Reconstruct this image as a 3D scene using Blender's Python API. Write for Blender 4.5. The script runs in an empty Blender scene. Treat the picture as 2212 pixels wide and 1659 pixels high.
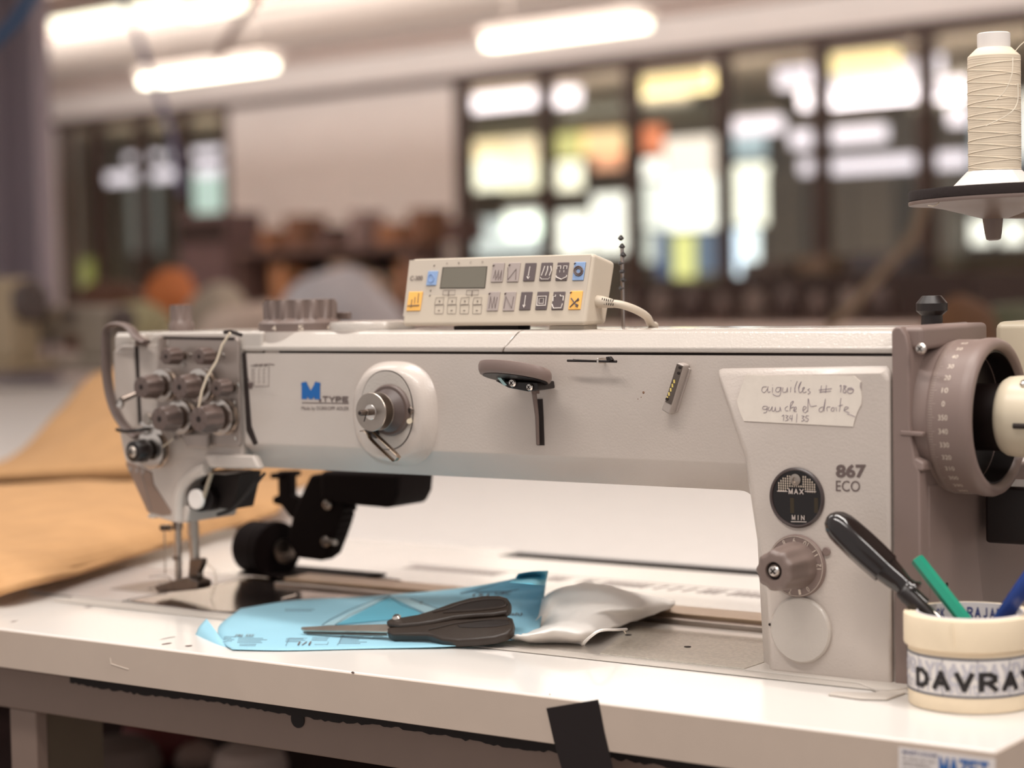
import bpy, bmesh, math, random
from mathutils import Vector, Matrix, noise
from mathutils.bvhtree import BVHTree
random.seed(7)
C = bpy.context.scene.collection
SC = bpy.context.scene
PI = math.pi

# ------------------------------------------------------------------ camera
CXP, CYP, FPX = 1106.0, 829.5, 4400.0
_v = Vector((-5071 - CXP, CYP - 735, -FPX))
_a = (FPX * FPX + 94.5 * (94.5 + .02 * 6177)) / (6177 - 94.5 * .02)
_y = Vector((_a, 94.5 + .02 * (_a + 6177), -FPX))
AX = (-_v).normalized(); AY = _y.normalized(); AZ = AX.cross(AY)
RW = Matrix((AX, AY, AZ))                     # camera frame -> world frame
TT = .80                                      # table top height
def ray(px, py): return RW @ Vector(((px - CXP) / FPX, (CYP - py) / FPX, -1.0))
_d = ray(1650, 1450); _t = -.314 / _d.z
CAM = Vector((-_d.x * _t, -_d.y * _t, TT + .314))
cd = bpy.data.cameras.new('camera'); co = bpy.data.objects.new('camera', cd); C.objects.link(co)
cd.sensor_width = 36; cd.lens = FPX * 36 / 2212; cd.clip_start = .05; cd.clip_end = 200
cd.dof.use_dof = True; cd.dof.focus_distance = 1.68; cd.dof.aperture_fstop = 3.5
co.matrix_world = Matrix.Translation(CAM) @ RW.to_4x4()
SC.camera = co
def F(px, py, y=0.0):                         # a spot of the photo at depth y
    d = ray(px, py); return CAM + d * ((y - CAM.y) / d.y)
def T(px, py, z=TT):                          # a spot of the photo at height z
    d = ray(px, py); return CAM + d * ((z - CAM.z) / d.z)
def G(px, py, x):
    d = ray(px, py); return CAM + d * ((x - CAM.x) / d.x)
RA = math.radians(-7)                         # the hall stands 7 degrees off the table
U = Vector((math.cos(RA), math.sin(RA), 0)); W = Vector((-math.sin(RA), math.cos(RA), 0))
RM = Matrix.Rotation(RA, 4, 'Z')
def H(px, py, w):                             # hall coordinates (u, w, z) at hall depth w
    d = ray(px, py); p = CAM + d * ((w - CAM.dot(W)) / d.dot(W)); return Vector((p.dot(U), p.dot(W), p.z))

# ------------------------------------------------------------------ light and exposure
SC.view_settings.view_transform = 'Standard'; SC.view_settings.look = 'None'
SC.view_settings.exposure = 0.07; SC.view_settings.gamma = 1.0
try: SC.view_settings.use_curve_mapping = False
except Exception: pass
wd = bpy.data.worlds.new('world'); SC.world = wd; wd.use_nodes = True
bgn = wd.node_tree.nodes['Background']
bgn.inputs[0].default_value = (1.0, .945, .915, 1); bgn.inputs[1].default_value = .54
def area(name, loc, sx, sy, power, rot=(0, 0, 0), col=(1, .945, .89)):
    l = bpy.data.lights.new(name, 'AREA'); l.shape = 'RECTANGLE'; l.size = sx; l.size_y = sy
    l.energy = power; l.color = col
    o = bpy.data.objects.new(name, l); C.objects.link(o); o.location = loc; o.rotation_euler = rot
    return o
# rows of hall lamps hanging at 3 m, above and around the work place
for (x, y, p) in ((-.1, .1, 32), (-.2, -1.2, 38), (-2.6, .6, 14), (2.2, -.4, 40), (-5.2, 3.6, 12)):
    area('tube_lamp_light', (x, y, 3.0), 1.9, .16, p, (0, 0, RA))
for (u, w, L, down, up) in ((-2.8, 7.3, 9, 60, 30), (-9, 9.6, 20, 0, 900), (-12, 17.0, 26, 0, 900)):   # lamp row continued out of view; upward strips added to brighten ceiling and walls
    q = U * u + W * w
    if down: area('lamp_row_down', (q.x, q.y, 2.98), L, .14, down, (0, 0, RA))
    area('hall_fill_up', (q.x, q.y, 2.35), L, .14, up, (PI, 0, RA))

# ------------------------------------------------------------------ materials
def lin(c): 
    return tuple(((v / 255) / 12.92 if v / 255 <= .04045 else ((v / 255 + .055) / 1.055) ** 2.4) for v in c)
MATS = {}
def mat(name, rgb, rough=.5, metal=0.0, bump=0.0, bscale=300, vary=0.0, vscale=30, emit=0.0, aniso=None, spec=.5, trans=0.0, coat=0.0, hard=False):
    if name in MATS: return MATS[name]
    m = bpy.data.materials.new(name); m.use_nodes = True; nt = m.node_tree; b = nt.nodes['Principled BSDF']
    c = lin(rgb); b.inputs['Base Color'].default_value = (*c, 1); b.inputs['Roughness'].default_value = rough
    b.inputs['Metallic'].default_value = metal; b.inputs['Specular IOR Level'].default_value = spec
    b.inputs['Coat Weight'].default_value = coat; b.inputs['Coat Roughness'].default_value = .08
    tc = nt.nodes.new('ShaderNodeTexCoord')
    nz = nt.nodes.new('ShaderNodeTexNoise'); nz.inputs['Scale'].default_value = vscale; nz.inputs['Detail'].default_value = 4
    nt.links.new(tc.outputs['Object'], nz.inputs['Vector'])
    rp = nt.nodes.new('ShaderNodeValToRGB')
    k = max(vary, .015)
    rp.color_ramp.elements[0].position = .35; rp.color_ramp.elements[1].position = .65
    rp.color_ramp.elements[0].color = (*[v * (1 - k) for v in c], 1); rp.color_ramp.elements[1].color = (*[min(1, v * (1 + k)) for v in c], 1)
    nt.links.new(nz.outputs['Fac'], rp.inputs['Fac']); nt.links.new(rp.outputs['Color'], b.inputs['Base Color'])
    if bump:
        n2 = nt.nodes.new('ShaderNodeTexNoise'); n2.inputs['Scale'].default_value = bscale; n2.inputs['Detail'].default_value = 2
        nt.links.new(tc.outputs['Object'], n2.inputs['Vector'])
        bp = nt.nodes.new('ShaderNodeBump'); bp.inputs['Strength'].default_value = bump; bp.inputs['Distance'].default_value = .0006
        nt.links.new(n2.outputs['Fac'], bp.inputs['Height']); nt.links.new(bp.outputs['Normal'], b.inputs['Normal'])
    if emit:
        b.inputs['Emission Color'].default_value = (*c, 1); b.inputs['Emission Strength'].default_value = emit
    MATS[name] = m; return m
PAINT = mat('grey_hammer_paint', (196, 184, 175), .30, bump=.35, bscale=520, spec=.5, coat=.15)
PAINTC = mat('light_grey_cover_paint', (192, 182, 173), .20, bump=.5, bscale=480, coat=.5)
BED = mat('cast_bed_paint', (196, 187, 178), .4, bump=.3, bscale=500)
CAPG = mat('warm_grey_plastic', (130, 111, 104), .45, bump=.12, bscale=900)
KNOB = mat('knob_grey_plastic', (116, 99, 92), .42, bump=.1, bscale=900)
KNOBD = mat('knob_dark_plastic', (84, 70, 66), .42)
BLK = mat('black_plastic', (24, 13, 11), .4)
BLKM = mat('matt_black_casting', (16, 6, 5), .7, spec=.12)
BLKG = mat('black_gloss_plastic', (26, 17, 15), .14, coat=.4)
BLKR = mat('black_rubber', (22, 12, 11), .8, bump=.2)
GAP = mat('dark_gap', (38, 26, 22), .8)
CHR = mat('polished_steel', (225, 216, 208), .22, 1.0)
STL = mat('brushed_steel', (176, 164, 154), .34, 1.0, vary=.06, vscale=60)
STLD = mat('dark_steel', (120, 108, 100), .3, 1.0, vary=.1, vscale=90)
ALU = mat('sparkling_cast_aluminium', (200, 192, 180), .42, .55, bump=1.0, bscale=420, vary=.1, vscale=300)
TKN = mat('tension_knob_plastic', (98, 82, 76), .4)
PLTE = mat('tension_plate_grey', (160, 146, 138), .3, .4)
WHT = mat('white_table_laminate', (222, 216, 210), .22, vary=.012, vscale=4)
EDGE = mat('table_edge_band', (197, 179, 164), .45, bump=.05, bscale=300)
FRM = mat('brown_grey_steel_frame', (128, 108, 97), .5, bump=.1, bscale=300)
IVR = mat('ivory_panel_plastic', (202, 188, 170), .42)
IVRF = mat('ivory_panel_film', (196, 183, 168), .5)
CREAM = mat('cream_plastic', (214, 200, 176), .35)
TAPE = mat('cream_masking_tape', (238, 219, 190), .5, vary=.02, vscale=60)
PAPW = mat('printed_tape_white', (226, 219, 214), .35, vary=.03, vscale=50)
NOTE = mat('masking_tape_paper', (228, 217, 205), .7, bump=.2, bscale=300, vary=.02, vscale=120)
INK = mat('violet_grey_ink', (138, 122, 134), .7)
INKG = mat('grey_print', (104, 88, 84), .6)
INKB = mat('black_print', (26, 18, 18), .6)
LINE = mat('fine_grey_print', (92, 92, 104), .7)
BLUEP = mat('blue_pattern_paper', (150, 200, 219), .6, vary=.015, vscale=20)
BLUED = mat('deep_cyan_print', (104, 187, 212), .6)
BLUEL = mat('pale_blue_print', (176, 214, 226), .6)
LOGOB = mat('logo_blue', (18, 96, 168), .45)
NAVY = mat('navy_print', (52, 62, 118), .55)
WCL = mat('white_cotton_cloth', (240, 234, 228), .85, bump=.3, bscale=900, vary=.02, vscale=30)
ORG = mat('mustard_fabric', (198, 152, 104), .8, bump=.4, bscale=260, vary=.05, vscale=25)
THR = mat('ecru_thread', (226, 209, 186), .75)
WPL = mat('white_plastic', (234, 226, 220), .4)
GRN = mat('green_lacquer', (28, 140, 112), .3)
BPN = mat('blue_lacquer', (20, 50, 118), .25)
KEYL = mat('key_light_grey', (172, 158, 152), .5)
KEYD = mat('key_dark_grey', (100, 88, 88), .5)
KEYB = mat('key_blue', (140, 166, 205), .5)
KEYO = mat('key_orange', (250, 190, 98), .5)
LCD = mat('lcd_grey', (118, 112, 100), .25)
OIL = mat('gauge_black', (20, 11, 9), .12)
YEL = mat('yellow_print', (240, 214, 120), .6)

# ------------------------------------------------------------------ mesh helpers
class MB:
    def __init__(s): s.v = []; s.f = []
    def add(s, vs, fs):
        b = len(s.v); s.v += [Vector(v) for v in vs]; s.f += [tuple(i + b for i in f) for f in fs]; return s
    def box(s, a, b):
        x0, y0, z0 = a; x1, y1, z1 = b
        if x0 > x1: x0, x1 = x1, x0
        if y0 > y1: y0, y1 = y1, y0
        if z0 > z1: z0, z1 = z1, z0
        return s.add([(x0, y0, z0), (x1, y0, z0), (x1, y1, z0), (x0, y1, z0), (x0, y0, z1), (x1, y0, z1), (x1, y1, z1), (x0, y1, z1)],
                     [(0, 3, 2, 1), (4, 5, 6, 7), (0, 1, 5, 4), (1, 2, 6, 5), (2, 3, 7, 6), (3, 0, 4, 7)])
    def loft(s, rings, cap=True):             # closed rings, same count
        n = len(rings[0]); vs = [p for r in rings for p in r]; fs = []
        for k in range(len(rings) - 1):
            for i in range(n):
                j = (i + 1) % n; fs.append((k * n + i, k * n + j, (k + 1) * n + j, (k + 1) * n + i))
        if cap: fs.append(tuple(range(n))[::-1]); fs.append(tuple((len(rings) - 1) * n + i for i in range(n)))
        return s.add(vs, fs)
    def prism(s, poly, off):                  # 3-D outline pushed along a vector
        off = Vector(off); return s.loft([[Vector(p) for p in poly], [Vector(p) + off for p in poly]])
    def lathe(s, prof, c, ax=(0, -1, 0), seg=48, flutes=0, amp=0.0, fl=None, cap=True):
        ax = Vector(ax).normalized(); t = Vector((0, 0, 1)) if abs(ax.z) < .9 else Vector((1, 0, 0))
        u = t.cross(ax).normalized(); v = ax.cross(u); c = Vector(c); rings = []
        for k, (r, h) in enumerate(prof):
            am = amp if (fl is None or k in fl) else 0
            ring = []
            for i in range(seg):
                th = 2 * PI * i / seg
                rr = r - am * (0.5 + 0.5 * math.cos(flutes * th)) ** .8 if (flutes and am) else r
                ring.append(c + ax * h + u * (rr * math.cos(th)) + v * (rr * math.sin(th)))
            rings.append(ring)
        return s.loft(rings, cap)
    def tube(s, pts, r, seg=10, closed=False, flat=None):
        pts = [Vector(p) for p in pts]; n = len(pts); rings = []; up = None
        for i, p in enumerate(pts):
            a = pts[i - 1] if (i or closed) else p; b = pts[(i + 1) % n] if (i < n - 1 or closed) else p
            d = (b - a).normalized() if (b - a).length > 1e-9 else Vector((0, 0, 1))
            if up is None:
                up = d.cross(Vector((0, 0, 1)));
                if up.length < .1: up = d.cross(Vector((1, 0, 0)))
            up = (up - d * up.dot(d)).normalized(); w = d.cross(up)
            rr = r[i] if isinstance(r, (list, tuple)) else r
            if flat:
                w = Vector(flat[0]); w = (w - d * w.dot(d)).normalized(); up = d.cross(w); 
                rings.append([p + up * (rr * math.cos(2 * PI * k / seg)) + w * (flat[1] * math.sin(2 * PI * k / seg)) for k in range(seg)])
            else: rings.append([p + up * (rr * math.cos(2 * PI * k / seg)) + w * (rr * math.sin(2 * PI * k / seg)) for k in range(seg)])
        if closed: rings.append(rings[0]); return s.loft(rings, False)
        return s.loft(rings)
    def grid(s, rows, thick=0.0, nrm=None):
        nr = len(rows); nc = len(rows[0]); vs = [p for r in rows for p in r]
        fs = [(i * nc + j, i * nc + j + 1, (i + 1) * nc + j + 1, (i + 1) * nc + j) for i in range(nr - 1) for j in range(nc - 1)]
        return s.add(vs, fs)
    def build(s, name, m, parent=None, bevel=0.0, seg=3, smooth=True, ang=35, solid=0.0, sub=0, org=None):
        if org is None:
            xs = [v.x for v in s.v]; ys = [v.y for v in s.v]; zs = [v.z for v in s.v]
            org = Vector(((min(xs) + max(xs)) / 2, (min(ys) + max(ys)) / 2, min(zs)))
        me = bpy.data.meshes.new(name); me.from_pydata([v - org for v in s.v], [], s.f)
        bm = bmesh.new(); bm.from_mesh(me); bmesh.ops.recalc_face_normals(bm, faces=bm.faces); bm.to_mesh(me); bm.free()
        me.materials.append(m)
        if smooth:
            me.shade_smooth(); me.set_sharp_from_angle(angle=math.radians(ang))
        o = bpy.data.objects.new(name, me); C.objects.link(o)
        o.location = org
        if parent:
            o.parent = parent; o.location = org - WORLD.get(parent.name, Vector(parent.location))
        WORLD[o.name] = Vector(org)
        if solid:
            md = o.modifiers.new('t', 'SOLIDIFY'); md.thickness = solid; md.offset = -1
        if bevel:
            md = o.modifiers.new('b', 'BEVEL'); md.width = bevel; md.segments = seg; md.limit_method = 'ANGLE'; md.angle_limit = math.radians(40)
            md.harden_normals = True
        if sub:
            md = o.modifiers.new('s', 'SUBSURF'); md.levels = sub; md.render_levels = sub
        return o
WORLD = {}
def tag(o, label=None, cat=None, group=None, kind=None):
    if label: o['label'] = label
    if cat: o['category'] = cat
    if group: o['group'] = group
    if kind: o['kind'] = kind
    return o
def thing(name, loc, label, cat, group=None):
    o = bpy.data.objects.new(name, None); C.objects.link(o); o.location = loc; o.empty_display_size = .05
    WORLD[o.name] = Vector(loc); return tag(o, label, cat, group)
def cat_rom(pts, n=8):
    pts = [Vector(p) for p in pts]; out = []
    P = [pts[0] * 2 - pts[1]] + pts + [pts[-1] * 2 - pts[-2]]
    for i in range(1, len(P) - 2):
        for k in range(n):
            t = k / n; a, b, c, d = P[i - 1:i + 3]
            out.append(.5 * ((2 * b) + (c - a) * t + (2 * a - 5 * b + 4 * c - d) * t * t + (3 * b - 3 * c + d - a) * t ** 3))
    out.append(pts[-1]); return out
def patch(ctrl, n=10):                        # smooth surface through a net of control spots
    rows = [cat_rom(r, n) for r in ctrl]
    cols = list(zip(*rows)); cols = [cat_rom(c, n) for c in cols]
    return [list(r) for r in zip(*cols)]
def text_mb(s, bold=0.0, shear=0.0, space=1.0, ext=.0):
    cu = bpy.data.curves.new('txt', 'FONT'); cu.body = s; cu.offset = bold; cu.shear = shear; cu.space_character = space
    cu.resolution_u = 3; ob = bpy.data.objects.new('txt', cu); C.objects.link(ob)
    dg = bpy.context.evaluated_depsgraph_get(); dg.update()
    me = bpy.data.meshes.new_from_object(ob.evaluated_get(dg))
    vs = [v.co.copy() for v in me.vertices]; fs = [tuple(p.vertices) for p in me.polygons]
    bpy.data.objects.remove(ob); bpy.data.curves.remove(cu); bpy.data.meshes.remove(me)
    if not vs: return [], [], (0, 0, 1, 1)
    x0 = min(v.x for v in vs); x1 = max(v.x for v in vs); y0 = min(v.y for v in vs); y1 = max(v.y for v in vs)
    return [((v.x - x0) / (x1 - x0), (v.y - y0) / (y1 - y0)) for v in vs], fs, (x0, y0, x1, y1)
STK = {'D': [[(0, 0), (0, 1), (.55, 1), (.9, .8), (1, .5), (.9, .2), (.55, 0), (0, 0)]], 'A': [[(0, 0), (.5, 1), (1, 0)], [(.2, .32), (.8, .32)]], 'V': [[(0, 1), (.5, 0), (1, 1)]],
       'R': [[(0, 0), (0, 1), (.6, 1), (.95, .85), (.95, .6), (.6, .45), (0, .45)], [(.5, .45), (1, 0)]], 'Y': [[(0, 1), (.5, .45), (1, 1)], [(.5, .45), (.5, 0)]],
       'M': [[(0, 0), (0, 1), (.5, .05), (1, 1), (1, 0)]], 'Z': [[(0, 1), (1, 1), (0, 0), (1, 0)]], 'E': [[(1, 1), (0, 1), (0, 0), (1, 0)], [(0, .5), (.85, .5)]], 'T': [[(0, 1), (1, 1)], [(.5, 1), (.5, 0)]],
       'X': [[(0, 0), (1, 1)], [(0, 1), (1, 0)]], 'I': [[(.5, 0), (.5, 1)]], 'N': [[(0, 0), (0, 1), (1, 0), (1, 1)]], 'P': [[(0, 0), (0, 1), (.6, 1), (1, .85), (1, .6), (.6, .42), (0, .42)]],
       'J': [[(.8, 1), (.8, .2), (.5, 0), (.2, .1)]], 'C': [[(1, .8), (.6, 1), (.2, .85), (0, .5), (.2, .15), (.6, 0), (1, .2)]], 'K': [[(0, 0), (0, 1)], [(1, 1), (0, .4)], [(.3, .6), (1, 0)]]}
def strokes(s, tx=.2, ty=.16, gap=.28):       # block capitals: stroke width as a share of a letter; returns spots in the unit square
    vs = []; fs = []; strokes.layer = []; lay = 0; n = len(s); adv = 1 + gap; Wt = n * adv - gap
    for k, ch in enumerate(s):
        for pl in STK[ch]:
            for (x0, y0), (x1, y1) in zip(pl[:-1], pl[1:]):
                X0, Y0, X1, Y1 = [(tx / 2 + v * (1 - tx)) for v in (x0,)] + [(ty / 2 + y0 * (1 - ty))] + [tx / 2 + x1 * (1 - tx)] + [ty / 2 + y1 * (1 - ty)]
                dx, dy = X1 - X0, Y1 - Y0; L = math.hypot(dx, dy); nx, ny = -dy / L * tx / 2, dx / L * ty / 2; ex_, ey_ = dx / L * tx * .42, dy / L * ty * .42
                if abs(nx) < .01: ny = math.copysign(ty / 2, ny)
                N = max(2, int(L / .12)); b = len(vs); lay = (lay + 1) % 12
                for i in range(N + 1):
                    t = i / N; px = X0 - ex_ + (dx + 2 * ex_) * t; py = Y0 - ey_ + (dy + 2 * ey_) * t
                    for sg in (1, -1): strokes.layer.append(lay); vs.append(((px + nx * sg + k * adv) / Wt, py + ny * sg))
                for i in range(N): fs.append((b + 2 * i, b + 2 * i + 1, b + 2 * i + 3, b + 2 * i + 2))
    return vs, fs
def block_quad(name, s, bl, br, tl, m, parent, off=(0, -.0004, 0), **k):
    vs, fs = strokes(s, **k); bl = Vector(bl); br = Vector(br); tl = Vector(tl)
    return MB().add([bl + (br - bl) * a + (tl - bl) * b + Vector(off) * (1 + .12 * ly) for (a, b), ly in zip(vs, strokes.layer)], fs).build(name, m, parent, smooth=False)
def text_quad(name, s, bl, br, tl, m, parent, off=(0, -.0004, 0), **k):   # lettering laid into a parallelogram
    vs, fs, bb = text_mb(s, **k); bl = Vector(bl); br = Vector(br); tl = Vector(tl)
    return MB().add([bl + (br - bl) * a + (tl - bl) * b + Vector(off) for a, b in vs], fs).build(name, m, parent, smooth=False)
def text_f(name, s, x0, y0, x1, y1, y, m, parent, dy=0.0, **k):           # dy: how far the baseline drops from left to right in the photo
    return text_quad(name, s, F(x0, y1, y), F(x1, y1 + dy, y), F(x0, y0, y), m, parent, **k)
def FP(pts, y): return [F(a, b, y) for a, b in pts]
def rrect(w, h, r, n=5):
    out = []
    for cx, cy, a0 in ((w / 2 - r, h / 2 - r, 0), (-w / 2 + r, h / 2 - r, 90), (-w / 2 + r, -h / 2 + r, 180), (w / 2 - r, -h / 2 + r, 270)):
        for k in range(n + 1):
            a = math.radians(a0 + 90 * k / n); out.append((cx + r * math.cos(a), cy + r * math.sin(a)))
    return out
def screw(c, r, parent, ax=(0, -1, 0), name='screw', m=CHR):
    c = Vector(c); b = MB().lathe([(r, 0), (r, r * .25), (r * .75, r * .6), (r * .3, r * .72)], c, ax, 20)
    o = b.build(name, m, parent)
    ax = Vector(ax).normalized(); t = Vector((0, 0, 1)) if abs(ax.z) < .9 else Vector((1, 0, 0)); u = t.cross(ax).normalized(); v = ax.cross(u)
    p = c + ax * r * .5
    sl = MB()
    for d, e in (((u + v).normalized(), (u - v).normalized()), ((u - v).normalized(), (u + v).normalized())):
        q = [p + d * r * .55 + e * r * .12, p - d * r * .55 + e * r * .12, p - d * r * .55 - e * r * .12, p + d * r * .55 - e * r * .12]
        sl.prism(q, ax * r * .26)
    sl.build('cross_slot', GAP, o); return o
# ================================================================== hall
def HW(u, w, z): return U * u + W * w + Vector((0, 0, z))
def hbox(u0, w0, z0, u1, w1, z1, b=None):
    b = b or MB(); b.add([HW(u, w, z) for z in (z0, z1) for u, w in ((u0, w0), (u1, w0), (u1, w1), (u0, w1))],
                         [(0, 3, 2, 1), (4, 5, 6, 7), (0, 1, 5, 4), (1, 2, 6, 5), (2, 3, 7, 6), (3, 0, 4, 7)]); return b
WALLM = mat('warm_white_wall', (230, 222, 218), .8, vary=.02, vscale=1)
CEILM = mat('cream_ceiling', (216, 203, 194), .85, vary=.02, vscale=1)
FLOORM = mat('brown_grey_floor', (150, 140, 134), .35, vary=.08, vscale=2)
MULL = mat('brown_black_mullion', (74, 54, 48), .5)
DARKM = mat('dark_brown_cabinet', (44, 28, 24), .6)
COLM = mat('slate_grey_column', (165, 154, 162), .55)
TUBEM = mat('tube_lamp_glow', (255, 250, 226), emit=2.6)
TUBEY = mat('yellow_lamp_glow', (255, 236, 176), emit=1.5)
TUBEW = mat('white_lamp_glow', (232, 226, 236), emit=1.5)
HOUSE = mat('lamp_housing_grey', (170, 160, 152), .5)
def struct(o): o['kind'] = 'structure'; return o
struct(hbox(-46, -4, -.1, 6, 26, 0).build('floor', FLOORM, smooth=False))
struct(hbox(-24, .3, 3.62, 6, 13.0, 3.75).build('ceiling', CEILM, smooth=False))
# end wall of the hall (w = 13) with its two glazed openings
wb = MB()
hbox(-24, 13, 3.12, 6, 13.25, 3.75, wb)                    # bulkhead above the glazing
hbox(-16.28, 13, 0, -12.86, 13.25, 3.12, wb)               # plain white wall between the openings
hbox(-24, 13, 0, -19.4, 13.25, 3.12, wb); hbox(-19.4, 13, 0, -16.28, 13.25, .5, wb); hbox(-12.86, 13, 0, 6, 13.25, .5, wb)
struct(wb.build('wall_back', WALLM, smooth=False))
struct(hbox(-24.2, -4, 0, -24, 13.0, 3.75).build('wall_left', WALLM, smooth=False))
struct(hbox(-24, 12.9, 3.06, 6, 13.0, 3.13).build('trim_1', mat('shadow_gap_trim', (84, 66, 60), .6), smooth=False))
for k, (w0, z0, hh) in enumerate(((12.7, 3.42, .07), (8.9, 3.44, .16), (9.9, 3.5, .10), (6.2, 3.45, .16))):
    struct(hbox(-23, w0, z0, 5, w0 + .18, z0 + hh).build('trim_%d' % (k + 2), mat('ceiling_duct_rose', (176, 154, 144), .6), smooth=False))
GLASSM = bpy.data.materials.new('clear_glazing'); GLASSM.use_nodes = True
nt = GLASSM.node_tree; nt.nodes.clear(); out = nt.nodes.new('ShaderNodeOutputMaterial'); mx = nt.nodes.new('ShaderNodeMixShader')
tr = nt.nodes.new('ShaderNodeBsdfTransparent'); gl = nt.nodes.new('ShaderNodeBsdfGlossy'); gl.inputs['Roughness'].default_value = .02
fr = nt.nodes.new('ShaderNodeFresnel'); fr.inputs['IOR'].default_value = 1.35; tr.inputs[0].default_value = (.93, .92, .9, 1)
mx.inputs[0].default_value = .05; nt.links.new(tr.outputs[0], mx.inputs[1]); nt.links.new(gl.outputs[0], mx.inputs[2]); nt.links.new(mx.outputs[0], out.inputs[0])
# glazed screens: window_1 (left opening), window_2 (long one on the right)
def screen(name, u0, u1, us, wid):
    b = MB(); hbox(u0, 12.98, .5, u1, 13.1, .62, b); hbox(u0, 12.98, 3.02, u1, 13.1, 3.12, b)
    f = struct(b.build(name, MULL, smooth=False))
    for i, u in enumerate(us):
        hbox(u - wid / 2, 12.97, .6, u + wid / 2, 13.12, 3.04).build('mullion', MULL, f, smooth=False)
    for i in range(len(us) - 1):
        hbox(us[i] + wid / 2, 13.04, .62, us[i + 1] - wid / 2, 13.05, 3.02).build('glass_pane', GLASSM, f, smooth=False)
    return f
screen('window_1', -19.4, -16.28, [-19.35, -18.7, -17.85, -17.1, -16.33], .09)
screen('window_2', -12.86, -3.0, [-12.8, -11.72, -10.68, -9.67, -8.66, -7.66, -6.66, -5.66, -4.66, -3.66, -3.05], .09)
# the room behind the glazing
struct(hbox(-46, 13.3, 3.62, 6, 26, 3.75).build('ceiling_far', mat('olive_far_ceiling', (140, 128, 108), .8), smooth=False))
WF = 25.0
struct(hbox(-45, WF, 0, 6, WF + .2, 4.6).build('wall_far', mat('khaki_far_wall', (150, 138, 120), .8), smooth=False))
# lit windows, posters and banners of that far front, read off as blocks of the place
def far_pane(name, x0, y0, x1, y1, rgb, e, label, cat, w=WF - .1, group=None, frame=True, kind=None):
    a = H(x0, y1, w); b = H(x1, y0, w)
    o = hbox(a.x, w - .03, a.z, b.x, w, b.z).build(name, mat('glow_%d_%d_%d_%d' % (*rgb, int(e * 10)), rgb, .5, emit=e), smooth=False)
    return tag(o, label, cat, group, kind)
wn = 3
def far_window(x0, y0, x1, y1, rgb, e):
    e = min(e, 1.0 + (e - 1) * .8) if e > 1 else e
    global wn
    w = WF - .1; a = H(x0 - 5, y1 + 8, w); b = H(x1 + 5, y0 - 8, w)
    o = hbox(a.x - .05, w - .02, a.z - .05, b.x + .05, w + .05, b.z + .05).build('window_%d' % wn, MULL, smooth=False); struct(o); wn += 1
    hbox(a.x, w - .04, a.z, b.x, w - .02, b.z).build('lit_pane', mat('glow_%d_%d_%d_%d' % (*rgb, int(e * 10)), rgb, .5, emit=e), o, smooth=False)
for (x0, y0, x1, y1, c, e) in ((1012, 300, 1085, 340, (255, 236, 190), 1.5), (1100, 290, 1165, 345, (255, 238, 200), 1.4), (1012, 348, 1085, 405, (250, 250, 225), 2.2), (1095, 350, 1165, 405, (250, 248, 215), 2.0),
        (1010, 475, 1165, 545, (222, 234, 232), 1.25), (1100, 460, 1165, 505, (250, 252, 240), 2.0),
        (1200, 285, 1262, 335, (228, 226, 150), 1.0), (1190, 355, 1255, 405, (252, 250, 225), 2.2), (1195, 465, 1270, 545, (250, 253, 240), 2.2), (1290, 425, 1350, 540, (250, 253, 242), 2.0),
        (1268, 285, 1345, 330, (255, 222, 170), 1.3), (1290, 335, 1340, 360, (255, 190, 150), 1.1), (1372, 275, 1430, 325, (250, 150, 105), 1.0),
        (1370, 350, 1430, 380, (250, 252, 242), 2.2), (1445, 300, 1540, 380, (250, 240, 225), 1.5), (1376, 400, 1445, 490, (235, 242, 232), 1.6), (1380, 510, 1415, 560, (225, 235, 226), 1.1), (1455, 390, 1545, 490, (250, 253, 242), 2.4),
        (1572, 260, 1650, 335, (190, 214, 222), .9), (1575, 360, 1655, 480, (247, 250, 232), 2.2), (1595, 500, 1635, 595, (236, 250, 250), 2.2),
        (2105, 480, 2140, 520, (250, 253, 242), 2.0), (2170, 485, 2212, 520, (250, 253, 242), 2.0), (2110, 250, 2200, 360, (190, 205, 215), .8), (420, 370, 488, 470, (196, 222, 212), 1.0), (410, 520, 490, 575, (205, 222, 218), .9),
        (290, 380, 340, 540, (140, 146, 140), .5), (2215, 200, 2260, 330, (250, 248, 240), 2.0)):
    far_window(x0, y0, x1, y1, c, e)
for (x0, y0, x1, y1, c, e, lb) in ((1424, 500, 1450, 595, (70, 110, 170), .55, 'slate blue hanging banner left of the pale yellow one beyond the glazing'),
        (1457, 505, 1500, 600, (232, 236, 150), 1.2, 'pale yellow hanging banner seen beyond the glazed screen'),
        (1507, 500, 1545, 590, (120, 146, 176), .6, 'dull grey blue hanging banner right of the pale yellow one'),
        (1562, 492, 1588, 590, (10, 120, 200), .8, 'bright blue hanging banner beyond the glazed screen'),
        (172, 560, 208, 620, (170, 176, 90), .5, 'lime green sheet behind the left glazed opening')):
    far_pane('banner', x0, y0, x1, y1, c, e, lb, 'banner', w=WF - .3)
for (x0, y0, x1, y1, c, lb) in ((1690, 370, 1760, 540, (168, 156, 136), 'beige tall cupboard left in the far room'), (1785, 375, 1960, 530, (176, 164, 144), 'wide beige cupboard in the far room'),
                            (2010, 370, 2075, 540, (172, 160, 142), 'beige tall cupboard behind the thread stand')):
    a = H(x0, y1, WF - .5); b = H(x1, y0, WF - .5)
    cb = hbox(a.x, WF - .9, 0, b.x, WF - .4, b.z).build('cupboard', mat('beige_cupboard_%d' % c[0], c, .6), smooth=False); tag(cb, lb, 'cupboard')
    hbox((a.x + b.x) / 2 - .01, WF - .92, .3, (a.x + b.x) / 2 + .01, WF - .9, b.z - .1).build('door_gap', DARKM, cb, smooth=False)
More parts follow.
